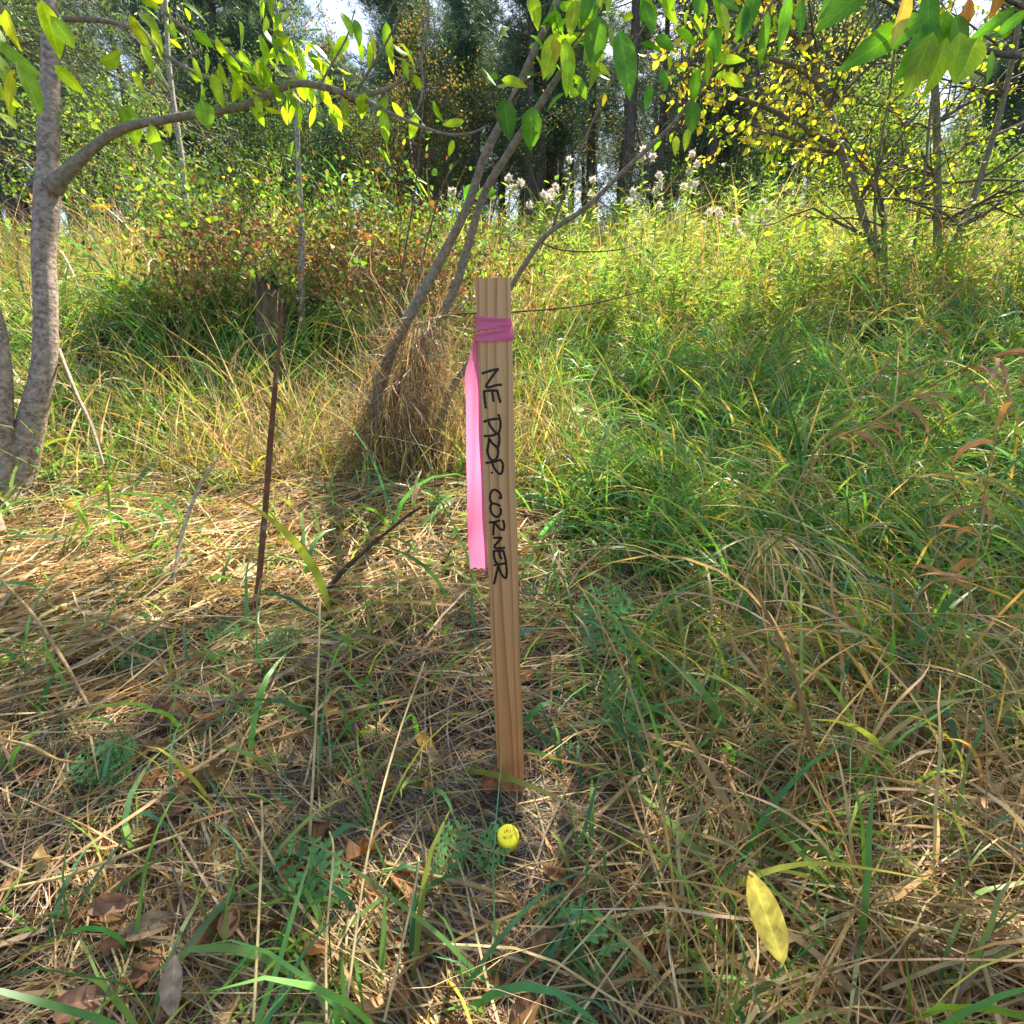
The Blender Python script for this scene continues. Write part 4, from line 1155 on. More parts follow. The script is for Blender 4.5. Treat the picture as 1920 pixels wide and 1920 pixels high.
# ------------------------------------------------------------------ individual thistle-like weeds gone to seed
def seed_weed(u, v, d, label, nheads, lean=0.0):
    top = px(u, v, d)
    g = np.array([top[0] - lean, top[1], 0]); g[2] = H(g[0], g[1])
    root = empty('seeding_thistle', g, label, 'thistle', 'tall thistles gone to white seed')
    h = top[2] - g[2]
    mb = MB()
    path = [g, g * .6 + top * .4 + np.array([rng.normal(0, .03), 0, 0]), top]
    tube(mb, path, [.009, .006, .003], (.30, .36, .16), 6)
    K = int(h * 65)
    t = rng.uniform(.05, .95, K)[:, None]
    P = g * (1 - t) + top * t
    a = rng.uniform(0, 6.28, K)
    lf = MB()
    leaves(lf, P, np.stack([np.cos(a), np.sin(a), rng.uniform(.1, 1.1, K)], 1), np.tile([0, 0, 1.], (K, 1)) + rng.normal(0, .3, (K, 3)), rng.uniform(.07, .17, K) * (1.25 - t[:, 0] * .7), rng.uniform(.014, .026, K), pick([(.28, .38, .14), (.22, .34, .10), (.36, .42, .14)], [1, 1, 1], K), prof=LANCE, droop=rng.uniform(0, .5, K), curlw=.5)
    heads = []
    for k in range(nheads):
        if k == 0: hp = top
        else:
            s0 = g * (.35 - rng.uniform(.05, .3)) + top * (.65 + .0) ; t0 = rng.uniform(.68, .93); s0 = g * (1 - t0) + top * t0
            hp = s0 + np.array([rng.normal(0, .07), rng.normal(0, .06), rng.uniform(.04, .12)])
            tube(mb, [s0, (s0 + hp) / 2 + np.array([0, 0, -.01]), hp], [.004, .003, .0025], (.30, .36, .16), 5)
        heads.append(hp)
    mb.build('stem', M_bush, root)
    lf.build('leaves', M_bush, root)
    for hp in heads:
        sd = MB(); n = 130
        D = nrm(rng.normal(0, 1, (n, 3)) + np.array([0, 0, .6]))
        q = hp + D * .004 + rng.normal(0, .007, (n, 3))
        s = 1 + .05 * d
        diamonds(sd, q, D, rdir(n), rng.uniform(.016, .036, n) * s, .006 * s, pick([(.80, .72, .68), (.72, .60, .56), (.85, .80, .76)], [2, 1, 2], n, .08))
        sd.build('seed_head', M_seed, root)
for a in ((955, 335, 4.6, 'white seeded thistle just left of the short low headed one', 4),
          (1020, 365, 5.0, 'short thistle with two or three low white heads right of the main willow stems', 4),
          (1042, 352, 5.2, 'thistle with the brightest white heads in front of the dark pine trunks', 4),
          (1068, 300, 5.6, 'slim thistle with one pinkish head beside the thin upright willow shoot', 2),
          (1112, 338, 5.4, 'thistle with dull grey brown heads between two dark pine trunks', 4),
          (1206, 283, 4.8, 'tallest thistle with white crown touching the diagonal willow branch', 5),
          (1236, 330, 5.0, 'thistle with a pair of white heads right beside the tallest thistle', 4),
          (1298, 290, 5.2, 'tall thistle with stacked white heads under the yellow leaves', 6),
          (1180, 378, 5.5, 'low pale thistle at the foot of the tallest thistle', 2),
          (1330, 398, 5.6, 'low thistle with two white heads in front of the dark green bush', 4),
          (1378, 415, 5.8, 'low thistle with small pinkish white heads left of the tall right shrub', 4),
          (1430, 380, 5.8, 'thistle with grey fluffy heads nearest the tall right shrub', 4),
          (850, 360, 5.2, 'thistle with small white head left of the willow stems above the brambles', 2)):
    seed_weed(*a)

# ------------------------------------------------------------------ reed grass culms (individual, tall)
def culm(pts, dep, label, wl, dry, nl, group, leafL=.22, hang=True, stemr=1.6):
    P, Rr = pxpath([(u, v, stemr) for u, v in pts], dep)
    if stemr < 2.65 and P[0][2] < H(P[0][0], P[0][1]) + .25:
        P[0] = np.array([P[0][0], P[0][1], H(P[0][0], P[0][1]) - .01])
    root = empty('reed_grass', (P[0][0], P[0][1], P[0][2]), label, 'grass stalk', group)
    mb = MB(); c = (.72, .58, .30) if stemr > 2.65 else (.52, .38, .17) if dry else (.28, .34, .09)
    tube(mb, P, [r_ * (1 - .5 * i / len(P)) for i, r_ in enumerate(Rr)], c, 6)
    mb.build('stalk', M_straw if dry else M_grass, root)
    lf = MB(); Q, _ = smooth_path(P, Rr, 5)
    i = rng.integers(len(Q) // 6, len(Q), nl)
    q = Q[i]; T = nrm(np.gradient(Q, axis=0))[i]
    az = np.arctan2(T[:, 1], T[:, 0]) + rng.normal(0, .7, nl)
    if hang:
        ribbons(lf, q, az, rng.uniform(-.6, .5, nl), rng.uniform(.5, 1.1, nl) * leafL, rng.uniform(.7, 1.2, nl) * wl, -rng.uniform(1.0, 2.2, nl), pick([(.55, .28, .12), (.52, .32, .16), (.42, .26, .14)] if dry else YG, [1] * (3 if dry else 4), nl, .12), nseg=8, wave=.5, clamp=False)
    else:
        ribbons(lf, q, az, rng.uniform(.3, 1.2, nl), rng.uniform(.6, 1.1, nl) * leafL, rng.uniform(.7, 1.2, nl) * wl, -rng.uniform(.2, 1.2, nl), pick(GREEN + YG[:1], [2, 1, 2, 2, 1, 1], nl, .12), nseg=8, wave=.2, clamp=False)
    lf.build('blade', M_straw if dry else M_grass, root)
G1 = 'tall dry reed stalks leaning over the grass at right'
culm([(1480, 950), (1530, 860), (1640, 790), (1760, 715), (1850, 675), (1930, 660)], (1.45, 1.0), 'dry orange stalk arching right with withered leaves hanging like ribbons', .009, True, 26, G1, .15, stemr=2.6)
culm([(1440, 980), (1520, 860), (1600, 760), (1680, 660), (1740, 600), (1800, 540)], (1.5, 1.35), 'straight straw coloured stalk slanting up across the green grass at right', .007, True, 13, G1, .17, stemr=2.3)
culm([(1300, 1400), (1330, 1240), (1400, 1190), (1560, 1160), (1740, 1150), (1930, 1160)], (.80, .58), 'dry stalk bent over and lying level at the right edge below the middle', .006, True, 5, G1, .16)
culm([(1800, 1250), (1830, 1050), (1850, 900), (1880, 790), (1940, 700)], (.85, .8), 'dry stalk with folded orange leaf standing at the right edge', .010, True, 11, G1, .15)
culm([(1870, 1640), (1850, 1400), (1835, 1220), (1810, 1050)], (.62, .66), 'upright amber stalk in the lower right corner grass', .006, True, 3, G1, .12)
G2 = 'thin pale stalks standing in the foreground'
culm([(475, 1915), (485, 1720), (492, 1560), (490, 1500)], (.46, .62), 'pale yellow stalk rising left of the foreground centre, cut at the top', .004, True, 1, G2, .05, stemr=2.9)
culm([(612, 1915), (612, 1760), (625, 1600), (618, 1560)], (.46, .60), 'pale stalk with thin seed tip just right of the cut yellow stalk', .004, True, 1, G2, .05, stemr=2.7)
culm([(580, 1580), (590, 1400), (597, 1240), (600, 1120)], (.66, .80), 'tall straight pale stalk above the fallen leaves left of the stake', .004, True, 1, G2, .05, stemr=2.7)
culm([(650, 1880), (690, 1600), (740, 1400), (796, 1240)], (.48, .78), 'long pale stalk slanting right toward the stake foot', .004, True, 1, G2, .05, stemr=2.7)
culm([(720, 1915), (770, 1700), (785, 1620), (780, 1600)], (.46, .60), 'doubled pale stalk below the yellow cap', .004, True, 1, G2, .05, stemr=2.7)
G3 = 'tall green grass stalks at the top of the bramble bank'
for u, v, lab in ((735, 345, 'green grass stalk with fanned blades on the bank right of the thin sapling'), (700, 330, 'green grass stalk with narrow blades between sapling and willow on the bank'), (640, 340, 'grass stalk with upright blade pair just right of the sapling'), (335, 330, 'tall bright grass stalk on the bank left of the sapling'), (380, 370, 'shorter bright grass stalk on the left bank beneath the arching limb'), (800, 320, 'grass stalk nearest the willow stems on top of the bank')):
    d = 4.0; b = px(u, v, d); g = np.array([b[0], b[1], H(b[0], b[1])]); uu, vv, dd = proj(g)
    culm([(uu, vv), ((uu + u) / 2 + 4, (vv + v) / 2), (u, v)], (dd, d), lab, .013, False, 12, G3, .35, False, 2.0)

# broad green blades at right foreground: clumps
def blade_clump(u, v, label, n, L, W_, az0, spread, el0=1.1, cols=None):
    b = gnd(u, v)
    mb = MB()
    P = b + rng.normal(0, .018, (n, 3)) * np.array([1, 1, 0]); P[:, 2] = H(P[:, 0], P[:, 1])
    C = pick(cols or [(.11, .25, .05), (.08, .21, .09), (.15, .30, .05)], [1, 1, 1], n, .12)
    ribbons(mb, P, az0 + rng.normal(0, spread, n), np.clip(rng.normal(el0, .25, n), .2, 1.5), rng.uniform(.55, 1.1, n) * L, rng.uniform(.7, 1.15, n) * W_, -rng.gamma(6, .24, n), C, nseg=12, wave=.18, tw=rng.normal(0, .5, n))
    o = mb.build('grass_clump', M_grass, origin=b)
    tag(o, label, 'grass clump', 'broad bladed green grass clumps in the foreground')
blade_clump(1260, 1500, 'broad green blade clump arching left, right of the stake foot', 9, .24, .008, 1.9, 1.0)
blade_clump(1310, 1420, 'dense broad green clump below the bent dry stalk', 12, .22, .0075, .8, 1.3)
blade_clump(1560, 1330, 'broad bright green blades in the right foreground rising past the bent stalk', 11, .32, .010, .9, .5)
blade_clump(1700, 1250, 'tall glossy green blades at the right edge, mid height', 11, .34, .010, .8, .6)
blade_clump(1480, 1180, 'green blade clump beside the drooping straw bundle', 10, .26, .007, .6, .8)
blade_clump(1780, 1480, 'bright green tuft in the lower right among golden straw', 10, .22, .007, 1.6, 1.0)
blade_clump(620, 1790, 'fan of green blades at the bottom centre left', 9, .17, .0065, 4.6, 1.3, .7)
blade_clump(560, 1700, 'small green blades right of the bottom left dead leaves', 6, .13, .006, 4.2, .9, .8)
blade_clump(130, 1760, 'green blade clump in the bottom left corner', 8, .16, .006, 1.6, 1.3, .7)
blade_clump(1090, 1480, 'few green blades standing just right of the stake foot', 5, .14, .006, 2.0, .5, 1.2)
blade_clump(1100, 1640, 'short green blades right of the yellow cap', 5, .12, .007, 1.6, .6, 1.1)
blade_clump(1560, 1700, 'long thin green blades crossing the straw at lower right', 7, .26, .006, 1.9, .5, .8)
blade_clump(1040, 1150, 'green blade tuft right of the stake at mid height', 9, .16, .005, 1.4, 1.2, 1.1)
blade_clump(590, 690, 'bright yellow green upright blades at the foot of the thin sapling', 8, .5, .014, 1.6, 1.0, 1.35, YGL[:3])
blade_clump(280, 1060, 'green blade clump in the sunlit straw at left', 10, .22, .007, 1.6, 1.4, 1.0)
blade_clump(420, 1130, 'pale green blades left of the bare brown stem foot', 8, .2, .006, .8, 1.2, 1.0)
# drooping straw bundle at right
def straw_bundle():
    b = px(1440, 1010, 1.2); mb = MB(); n = 34
    P = b + rng.normal(0, .012, (n, 3))
    g = np.array([b[0], b[1] + .05, H(b[0], b[1] + .05)])
    ribbons(mb, P, rng.normal(-1.7, .4, n), rng.uniform(-.5, .5, n), rng.uniform(.18, .36, n), rng.uniform(.002, .0045, n), -rng.uniform(.8, 1.4, n), pick([STRAW[0], STRAW[4], STRAW[1]], [2, 3, 1], n, .12), nseg=8, wave=.15, prof=[.9] * 8 + [.4])
    ribbons(mb, np.tile(g, (n, 1)) + rng.normal(0, .01, (n, 3)), np.full(n, -1.5) + rng.normal(0, .3, n), rng.normal(1.4, .08, n), np.full(n, max(.05, b[2] - g[2])), rng.uniform(.002, .004, n), np.full(n, -.2), pick([STRAW[0], STRAW[1]], [1, 1], n, .12), nseg=4, wave=.1, clamp=False)
    tag(mb.build('straw_bundle', M_straw, origin=g), 'bundle of pale straw stems folded over and drooping, right of the stake', 'straw tuft')
straw_bundle()

# ------------------------------------------------------------------ bare stems and sticks
def stick(name, pts, dep, col, label, cat='stick', sides=8, leaf=None):
    P, Rr = pxpath(pts, dep)
    o = P[0]; mb = MB(); tube(mb, P, Rr, col, sides, .07, n=8)
    ob = mb.build(name, M_twig, origin=o)
    return tag(ob, label, cat)
g = gnd(478, 1160); dg = proj(g)[2]
stick('bare_stem', [(470, 1190, 5), (484, 1100, 5.5), (497, 960, 5.5), (507, 830, 5.5), (518, 700, 4.5), (524, 640, 3.5), (530, 560, 2)], (dg, dg * 1.05), (.17, .075, .035), 'upright bare reddish brown stem left of the stake', 'dead stem')
ob = stick('fallen_stick', [(560, 1185, 2), (590, 1140, 4), (630, 1085, 5), (670, 1045, 4.5), (710, 1010, 4), (760, 970, 3), (790, 950, 3)], (1.22, 1.45), (.07, .05, .03), 'thin dark stick slanting out of the straw toward a curled tan leaf')
stick('bent_vine', [(442, 1360, 3), (462, 1420, 4), (472, 1480, 5), (490, 1540, 5), (530, 1575, 5), (600, 1595, 4.5), (700, 1615, 4), (800, 1640, 4), (900, 1665, 3.5), (960, 1690, 3)], (.84, .565), (.33, .22, .09), 'long tan vine curving down then right across the foreground thatch', 'vine')
stick('dry_stalk', [(0, 1085, 2.5), (60, 1150, 3), (120, 1240, 3), (170, 1330, 2)], (1.1, .85), (.36, .24, .13), 'brown dry stalk slanting down at the left edge')
stick('dry_stalk', [(0, 1000, 9), (-30, 880, 10), (-20, 780, 8)], (1.6, 1.7), (.3, .22, .16), 'short dead shoot leaning by the left tree foot')
stick('dead_branch', [(0, 1385, 2.5), (60, 1400, 3), (110, 1425, 2.5), (160, 1430, 2)], (.78, .74), (.42, .27, .10), 'amber stalk lying left of the ferny tansy leaf')
stick('dry_stalk', [(0, 1670, 3), (130, 1640, 3.2), (240, 1600, 3), (350, 1560, 2)], (.6, .66), (.55, .40, .16), 'golden stalk lying across the lower left thatch')
stick('dead_branch', [(110, 655, 3.5), (140, 730, 3), (172, 800, 2.5), (195, 870, 1.5)], (2.0, 1.7), (.30, .23, .16), 'pale dead twig drooping beside the left tree trunk')
stick('dry_stalk', [(325, 1130, 2), (330, 1060, 3), (345, 990, 3.5), (375, 910, 3.5), (415, 850, 1.5)], (1.3, 1.45), (.50, .38, .24), 'pale flattened dead blade rising curved left of the bare brown stem')

# ------------------------------------------------------------------ tansy-like ferny leaves
def fern(u, v, Lpx, ang, label, d=None, lift=.03, tilt=.3):
    b = gnd(u, v, lift); d = proj(b)[2]
    if d > 3: return
    root = empty('tansy_leaf', b, label, 'fern leaf', 'ferny green tansy leaves in the turf')
    L = Lpx / 960 * d * 1.35
    a = R(ang)
    ax = nrm(np.array([math.cos(a), math.sin(a) * .8, tilt + .25 * math.sin(a)]))
    up = nrm(np.array([0, -.45, .9])); S = nrm(np.cross(ax, up)); up = np.cross(S, ax)
    mb = MB(); K = 7
    t = np.linspace(.1, .97, K)
    bend = lambda t_: b + ax * L * t_ - up * L * .18 * t_ ** 2
    ribP = np.array([bend(q) for q in np.linspace(0, 1, 9)])
    tube(mb, ribP, np.linspace(.0016, .0005, 9), (.16, .30, .08), 5, smooth=False)
    for i, ti in enumerate(t):
        w_ = L * .32 * math.sin(math.pi * min(1, .18 + ti * .8)) ** .8
        for s in (-1, 1):
            D = nrm(ax * .55 + S * s + up * rng.normal(0, .12))
            c = jit((.17, .38, .15), 1, .12)[0]
            p0 = bend(ti)
            leaves(mb, [p0], [D], [up], w_, w_ * .24, c, prof=LANCE, droop=.12, fold=.15)
            m_ = 3
            tt = np.linspace(.25, .85, m_)
            for s2 in (-1, 1):
                S2 = nrm(np.cross(D, up))
                PP = p0 + D * (w_ * tt)[:, None]
                leaves(mb, PP, np.tile(D * .8 + S2 * s2, (m_, 1)), np.tile(up, (m_, 1)), w_ * .30, w_ * .17, c, prof=([0, .4, .8, 1], [.5, 1, .6, 0]), droop=.05)
    o = mb.build('leaflets', M_leaf, root)
for a in ((150, 1405, 95, -40, 'bright ferny leaf at far left above the brown leaves'),
          (215, 1480, 80, 110, 'ferny leaf pointing up crossing the bright one at far left'),
          (455, 1215, 70, 150, 'ferny leaf sprig left of the bare brown stem foot'),
          (470, 1230, 75, 20, 'ferny leaf sprig right of the bare brown stem foot'),
          (820, 1660, 90, 70, 'ferny leaf sprig below left of the yellow cap'),
          (900, 1640, 80, 60, 'smaller ferny sprig closest to the yellow cap'),
          (660, 1680, 130, 160, 'wide ferny leaf flat over thatch at lower centre left'),
          (1000, 1690, 150, -50, 'pale green feathery leaf curling down below the cap'),
          (1080, 1850, 100, -100, 'pale feathery leaf at the bottom edge below the cap'),
          (1140, 1250, 150, 85, 'upright feathery leaf right of the stake, longer of two'),
          (1160, 1380, 110, 75, 'upright feathery leaf right of the stake, lower of two'),
          (1020, 1000, 60, 30, 'small ferny leaf right beside the stake under the ribbon level'),
          (840, 960, 60, 120, 'small ferny sprig left of the ribbon tail'),
          (220, 1260, 80, 60, 'ferny sprig in the sunlit straw at left')):
    fern(*a)

# ------------------------------------------------------------------ individual fallen leaves
def fallen(u, v, Lpx, Wpx, ang, col, label, fold=.3, droop=.1, lift=.045, up=(0, -.55, .8), d=None, curl=.2, stem=True):
    b = gnd(u, v, lift) if d is None else px(u, v, d)
    d = proj(b)[2]
    L = Lpx / 960 * d; W_ = Wpx / 960 * d
    upv = nrm(np.array(up)); a = R(ang)
    if fold > .45 and stem: fold = fold * 1.35; droop = droop + rng.uniform(.1, .4); curl = .45
    A = nrm(np.cross(upv, np.array([0, 1., 0])))
    A = np.array([1., 0, 0]); B = nrm(np.cross(upv, A)); B = B if B[2] > 0 or B[1] > 0 else -B
    D = A * math.cos(a) + B * math.sin(a)
    mb = MB()
    prof = ([0, .06, .14, .25, .38, .5, .62, .74, .85, .94, 1], [.03, .35, .62, .86, .98, 1, .95, .8, .55, .25, 0])
    leaves(mb, [b - D * L * .5], [D], [upv], L, W_, np.array(col), prof=prof, fold=fold, droop=droop, curlw=curl)
    if stem:
        tube(mb, [b - D * L * .5, b - D * L * .62 + upv * .002, b - D * L * .8 - upv * .004], [.0008, .0007, .0006], np.array(col) * .8, 5)
    o = mb.build('fallen_leaf', M_litter, origin=b)
    tag(o, label, 'leaf', 'fallen leaves lying on the grass')
for a in ((1436, 1715, 140, 62, 98, (.85, .66, .10), 'large clean yellow leaf lying on straw at lower right', .12, .02, .12),
          (1583, 992, 46, 38, 100, (.72, .68, .22), 'pale yellow leaf upright in the grass at right', .2, .05, .06),
          (466, 1070, 60, 34, 10, (.66, .60, .32), 'pale cream leaf beside the bare brown stem', .2, .1, .05),
          (425, 1112, 75, 30, 10, (.62, .42, .08), 'orange yellow ragged leaf below the pale cream leaf', .4, .1, .03),
          (143, 945, 45, 40, 40, (.64, .48, .06), 'yellow leaf in the straw beside the left tree foot', .2, .1, .05),
          (798, 1392, 50, 24, -40, (.62, .36, .06), 'small orange leaf left of the stake foot', .3, .1, .03),
          (815, 1420, 40, 22, -50, (.50, .36, .20), 'tan leaf touching the small orange one left of the stake', .6, .2, .03),
          (338, 1502, 72, 52, 40, (.34, .17, .08), 'broad copper brown leaf at left below the ferny leaf', .5, .2, .04),
          (350, 1448, 40, 26, 70, (.40, .18, .06), 'small rusty leaf standing above the broad copper leaf', .5, .2, .04),
          (208, 1695, 80, 34, 8, (.34, .19, .11), 'long brown leaf at lower left, uppermost of the heap', .7, .2, .045),
          (280, 1735, 85, 40, 20, (.42, .28, .17), 'large tan curled leaf in the middle of the lower left heap', .8, .35, .045),
          (322, 1850, 95, 42, -75, (.44, .30, .20), 'pale brown leaf hanging point down in the lower left heap', .4, .2, .05),
          (150, 1880, 90, 50, 5, (.36, .19, .11), 'dark tan leaf at the bottom left corner of the heap', .6, .3, .04),
          (265, 1830, 60, 40, 60, (.28, .13, .07), 'dark brown leaf behind the hanging leaf in the heap', .7, .3, .03),
          (735, 1318, 40, 34, 60, (.13, .025, .018), 'dark red crumpled leaf left of the stake', .8, .3, .03),
          (1048, 1642, 58, 26, -20, (.42, .22, .10), 'rolled copper leaf right below the yellow cap', 1.2, .1, .035),
          (1090, 1660, 50, 34, 40, (.34, .19, .10), 'dull brown leaf next to the rolled copper leaf', .9, .3, .03),
          (920, 1462, 50, 34, 75, (.34, .13, .06), 'ribbed reddish leaf against the left side of the stake foot', .5, .2, .03),
          (985, 1262, 40, 26, 60, (.40, .18, .06), 'rusty leaf just right of the stake at lower third', .6, .2, .03),
          (1195, 1405, 44, 20, -15, (.58, .38, .10), 'curly yellow brown leaf in the grass right of the stake foot', .8, .3, .04),
          (675, 1075, 46, 20, 85, (.46, .22, .09), 'narrow orange brown leaf below the fallen stick', .5, .2, .04),
          (640, 1140, 50, 16, 20, (.66, .36, .07), 'thin orange leaf at the lower end of the fallen stick', .5, .2, .04),
          (700, 1025, 40, 24, 30, (.40, .18, .10), 'reddish brown leaf in the straw beside the fallen stick', .6, .2, .04),
          (126, 1170, 26, 22, -30, (.52, .22, .05), 'small orange leaf in the sunlit straw at far left', .5, .2, .04),
          (560, 1420, 40, 26, 20, (.36, .22, .13), 'small tan leaf above the curved vine', .8, .3, .03),
          (290, 1400, 50, 30, 30, (.38, .23, .13), 'crumpled tan leaf right of the ferny leaf', .9, .3, .035),
          (330, 1350, 60, 28, 15, (.33, .22, .14), 'grey brown rolled leaf above the ferny leaf row', 1.1, .3, .035),
          (600, 1700, 55, 34, -30, (.26, .09, .05), 'dark rusty leaf under the wide ferny leaf', .7, .3, .02),
          (1505, 1275, 34, 22, -20, (.22, .07, .04), 'dark red leaf deep in the grass at right', .6, .2, .03),
          (1095, 1110, 60, 30, 15, (.42, .26, .16), 'papery tan leaf in thatch right of the stake', .8, .3, .03),
          (985, 1900, 70, 50, 30, (.36, .20, .12), 'brown leaf at the bottom edge, left of centre right', .7, .3, .03)):
    fallen(*a)
fallen(782, 922, 52, 16, 88, (.52, .34, .16), 'curled tan leaf standing at the tip of the fallen stick', d=1.44, fold=.8)
fallen(1083, 766, 26, 20, 160, (.22, .36, .05), 'small round bright green leaf in the turf right of the stake', d=2.2, fold=.2, stem=False)
# green leaf at the very bottom edge
fallen(480, 1912, 170, 26, 2, (.10, .26, .07), 'broad green leaf cut by the bottom edge', d=.52, fold=.1, stem=False)

# ------------------------------------------------------------------ background woods
PINES = 'pines in the dark stand behind'
def pine_mesh(h, rg, crown0=.35, dense=1.0):
    """returns trunk MB, crown MB at the origin"""
    tk = MB(); cr = MB()
    n = 7
    zz = np.linspace(-.3, h, n)
    bend = rg.normal(0, .05, (n, 2)) * (zz[:, None] / h + .2)
    pts = np.c_[bend, zz]
    r0 = .10 + .010 * h * rg.uniform(.7, 1.5)
    tube(tk, pts, np.linspace(r0, r0 * .2, n), (.12, .095, .09), 9, .08, n=3)
    # dead lower twigs
    m = int(36 * dense)
    z = rg.uniform(.08, crown0 + .15, m) * h; a = rg.uniform(0, 6.28, m)
    P = np.stack([0 * z, 0 * z, z], 1)
    tw = MB()
    ribbons(tk, P, a, rg.normal(.05, .35, m), rg.uniform(.6, 1.9, m), np.full(m, .022), rg.normal(-.3, .4, m), pick([(.16, .13, .11), (.26, .22, .19), (.10, .08, .07)], [2, 1, 1], m, .2, rg), nseg=5, wave=.5, clamp=False, prof=[1, .8, .6, .5, .4, .2], rg=rg)
    m2 = m * 4
    i = rg.integers(0, m, m2); f = rg.uniform(.3, 1, m2) * 1.1
    P2 = P[i] + np.stack([np.cos(a[i]) * f, np.sin(a[i]) * f, rg.normal(0, .1, m2)], 1)
    ribbons(tk, P2, a[i] + rg.normal(0, .9, m2), rg.normal(0, .5, m2), rg.uniform(.2, .6, m2), np.full(m2, .011), rg.normal(-.2, .4, m2), pick([(.16, .13, .11), (.24, .2, .17)], [2, 1], m2, .2, rg), nseg=3, wave=.5, clamp=False, prof=[1, .8, .6, .3], rg=rg)
    # live boughs
    nb = int(70 * dense)
    zb = (crown0 + (1 - crown0) * rg.uniform(0, 1, nb) ** .85) * h
    ab = rg.uniform(0, 6.28, nb)
    Lb = (1 - (zb / h - crown0) / (1 - crown0)) * 1.5 + .5
    Lb = Lb * rg.uniform(.7, 1.15, nb)
    el = rg.normal(.15, .25, nb) + .5 * (zb / h - .6)
    pos = ribbons(tk, np.stack([0 * zb, 0 * zb, zb], 1), ab, el, Lb, np.full(nb, .035), rg.normal(.1, .3, nb), (.12, .09, .08), nseg=5, wave=.25, clamp=False, prof=[1, .8, .6, .5, .4, .3], rg=rg)
    K = 22
    j = rg.integers(2, 6, (nb, K)); Q = pos[np.arange(nb)[:, None], j] + rg.normal(0, .17, (nb, K, 3))
    Q = Q.reshape(-1, 3)
    bd = np.repeat(nrm(pos[:, -1] - pos[:, 0]), K, 0)
    for r_ in range(13):
        D = nrm(bd * .7 + rg.normal(0, .7, (len(Q), 3)) + np.array([0, 0, .25]))
        diamonds(cr, Q, D, rdir(len(Q), rg), rg.uniform(.14, .30, len(Q)), .013, pick([(.10, .19, .13), (.08, .15, .11), (.14, .23, .15), (.13, .20, .17)], [3, 3, 2, 2], len(Q), .2, rg))  # distance haze put into the colour as lighter blue-green needles
    return tk, cr
protos = []
for k in range(5):
    rg = np.random.default_rng(100 + k)
    h = [8.6, 9.4, 8.2, 9.8, 9.0][k]
    tk, cr = pine_mesh(h, rg, [.46, .5, .42, .54, .48][k])
    t_ob = tk.build('trunk', M_pine); c_ob = cr.build('crown', M_needle)
    protos.append((t_ob.data, c_ob.data, h))
    bpy.data.objects.remove(t_ob); bpy.data.objects.remove(c_ob)
rgp = np.random.default_rng(21)
spots = []
tries = 0
while len(spots) < 118 and tries < 6000:
    tries += 1
    y = rgp.uniform(16.5, 32); x = rgp.uniform(-1.0, 1.0) * y * .95
    u = 960 + 960 * x / (y * CP)
    dens = np.interp(u, [0, 350, 500, 850, 940, 1300, 1400, 1920], [.8, .7, .6, .7, 1, 1, .55, .55])
    if rgp.uniform() > dens: continue
    
    if any((x - a) ** 2 + (y - b) ** 2 < 1.0 ** 2 for a, b in spots): continue
    spots.append((x, y))
spots.sort(key=lambda s: s[0] / s[1])
words = ['first', 'second', 'third', 'fourth', 'fifth', 'sixth', 'seventh', 'eighth', 'ninth', 'tenth', 'eleventh', 'twelfth', 'thirteenth', 'fourteenth', 'fifteenth', 'sixteenth', 'seventeenth', 'eighteenth', 'nineteenth']
tens = {1: 'ten', 2: 'twenty', 3: 'thirty', 4: 'forty', 5: 'fifty', 6: 'sixty', 7: 'seventy', 8: 'eighty', 9: 'ninety'}
def ordinal(n):
    if n > 100: return 'one hundred and ' + ordinal(n - 100)
    if n == 100: return 'one hundredth'
    if n <= 19: return words[n - 1]
    t, o = divmod(n, 10)
    return (tens[t][:-1] + 'ieth') if o == 0 else tens[t] + '-' + words[o - 1]
for i, (x, y) in enumerate(spots):
    tm, cm, h = protos[rgp.integers(0, 5)]
    z = float(H(x, y))
    kind = 'near' if y < 18 else ('mid' if y < 24 else 'far')
    root = empty('pine_tree', (x, y, z), 'dark %s pine trunk, %s from the left in the pine stand' % ({'near': 'thick', 'mid': 'slender', 'far': 'thin distant'}[kind], ordinal(i + 1)), 'pine tree', PINES)
    s = rgp.uniform(.85, 1.15); root.rotation_euler = (rgp.normal(0, .015), rgp.normal(0, .02), rgp.uniform(0, 6.28)); root.scale = (s, s, s)
    for nm, me in (('trunk', tm), ('crown', cm)):
        o = bpy.data.objects.new(nm, me); sc.collection.objects.link(o); o.parent = root

